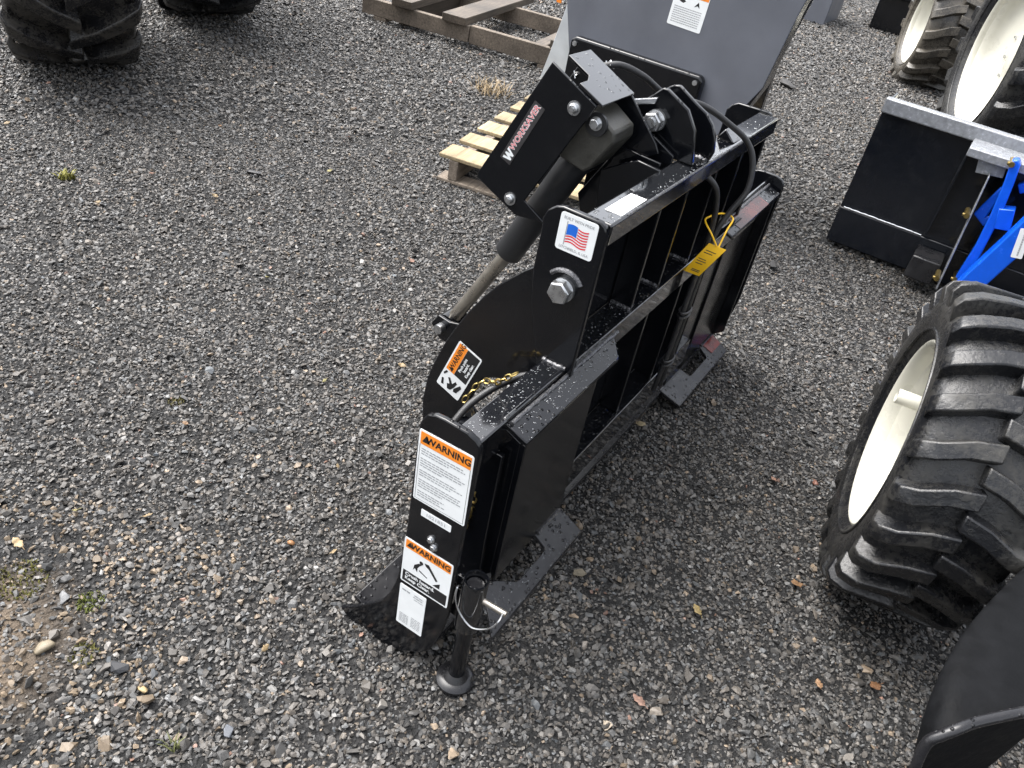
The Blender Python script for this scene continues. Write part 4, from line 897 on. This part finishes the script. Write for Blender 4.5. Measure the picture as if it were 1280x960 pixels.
leaf(1.405, .065, .034, .9, (.19, .14, .055), 'thin yellow leaf on gravel between jack foot and cream wheel', 1)
leaf(1.661, -.112, .040, 2.3, (.17, .095, .045), 'split orange leaf left of the front tyre foot', 2)
leaf(1.094, .076, .036, 1.2, (.20, .12, .09), 'pinkish leaf just above the buff stone at bottom edge', 3)
leaf(1.398, -.240, .030, .4, (.22, .13, .07), 'brown leaf lying between the front tyre and the black guard', 4)
leaf(1.483, -.352, .040, 2.6, (.15, .075, .035), 'long rust coloured leaf in the shade of the front tyre', 5)
leaf(.555, 1.356, .032, 1.6, (.30, .22, .12), 'pale tan leaf at the left edge above the moss', 6)
leaf(2.02, .06, .030, .5, (.22, .12, .08), 'small brown leaf beside the reddish stone', 7)
rl_ = random.Random(8)
spots = [(.98, .83, 'brown leaf scrap just left of the lower jaw tip'), (1.20, 1.02, 'tan leaf scrap left of the tall warning label'), (1.45, 1.30, 'pale leaf scrap in the middle of the open gravel'), (1.05, 1.42, 'olive leaf scrap above the small moss spot at left'),
         (1.75, 1.85, 'rusty leaf scrap on the upper open gravel'), (2.25, 1.60, 'tan leaf scrap in front of the pale pallet'), (2.60, 2.35, 'yellowish leaf scrap left of the pale pallet'), (2.05, 2.75, 'brown leaf scrap at the upper left'), (.78, 1.22, 'reddish leaf scrap right of the moss clump'), (.70, .76, 'buff leaf scrap near the bottom left'),
         (1.53, 3.09, 'yellow leaf scrap at the left edge under the lugged tyre'), (1.66, 2.63, 'orange leaf scrap left of the dark clod'), (1.96, 2.72, 'orange leaf scrap between the dark clod and the weed'), (2.03, 2.43, 'rusty leaf scrap just below the dark clod'), (2.55, 2.99, 'pale yellow leaf scrap right of the lugged tyre'), (1.82, 3.45, 'tan leaf scrap against the foot of the lugged tyre'), (1.68, 1.19, 'pinkish leaf scrap left of the cylinder rod end'), (.69, 1.35, 'orange leaf scrap above the moss at far left'), (1.55, .50, 'tan leaf scrap under the near mount lip')]
for i, (x, y, lb) in enumerate(spots):
    leaf(x, y, rl_.uniform(.016, .028), rl_.uniform(0, 6.2), rl_.choice([(.17, .095, .045), (.20, .145, .075), (.15, .08, .055), (.18, .16, .06)]), lb, 20 + i, rl_.uniform(.3, .9))
# moss and weeds
def tuft(name, label, cat, x, y, rad, n_, h, col, k, spread=.5, wd=.0022):
    m_ = plain(name + '_%d' % k, col, .6, var=.4, scale=40); mb = MB(); r = random.Random(k)
    for i in range(n_):
        q = r.uniform(0, 6.28); d = rad * sqrt(r.random()); bx, by = x + d * cos(q), y + d * sin(q); L = h * r.uniform(.5, 1.1); q2 = r.uniform(0, 6.28); lean = L * spread * r.uniform(.3, 1.2)
        tx, ty = cos(q2) * lean, sin(q2) * lean; z0 = gh(bx, by); px_, py_ = -sin(q2) * wd, cos(q2) * wd
        mb.add([(bx - px_, by - py_, z0), (bx + px_, by + py_, z0), (bx + tx * .45 + px_ * .8, by + ty * .45 + py_ * .8, z0 + L * .7), (bx + tx * .45 - px_ * .8, by + ty * .45 - py_ * .8, z0 + L * .7), (bx + tx, by + ty, z0 + L)], [(0, 1, 2, 3), (3, 2, 4)])
    o = mb.build(name, m_); tag(o, label, cat, None, None); return o
tuft('moss_patch', 'mossy green patch at the left edge above the dirt', 'moss', .505, 1.27, .055, 260, .008, (.10, .095, .020), 1, .8)
tuft('moss_patch', 'bright green moss clump beside the pale grey stone', 'moss', .558, 1.118, .028, 150, .008, (.085, .10, .016), 2, .8)
tuft('moss_patch', 'olive moss spot in the dirt right of the tan stone', 'moss', .475, 1.02, .028, 110, .008, (.09, .085, .02), 3, .8)
tuft('moss_patch', 'small olive moss spot on the open gravel at left', 'moss', 1.10, 1.52, .022, 90, .008, (.08, .07, .022), 4, .8)
tuft('grass_tuft', 'dry yellow grass tuft between the two pallets', 'grass', 4.30, 2.60, .12, 140, .07, (.22, .16, .085), 5, 1.5, .0026)
tuft('grass_tuft', 'thin green grass sprig at the bottom left edge', 'grass', .455, .735, .012, 14, .04, (.12, .13, .05), 6, .8, .0016)
tuft('moss_patch', 'tiny yellow green weed on the gravel below the lugged tyre', 'moss', 1.70, 2.88, .03, 60, .03, (.2, .19, .04), 7, .9, .004)
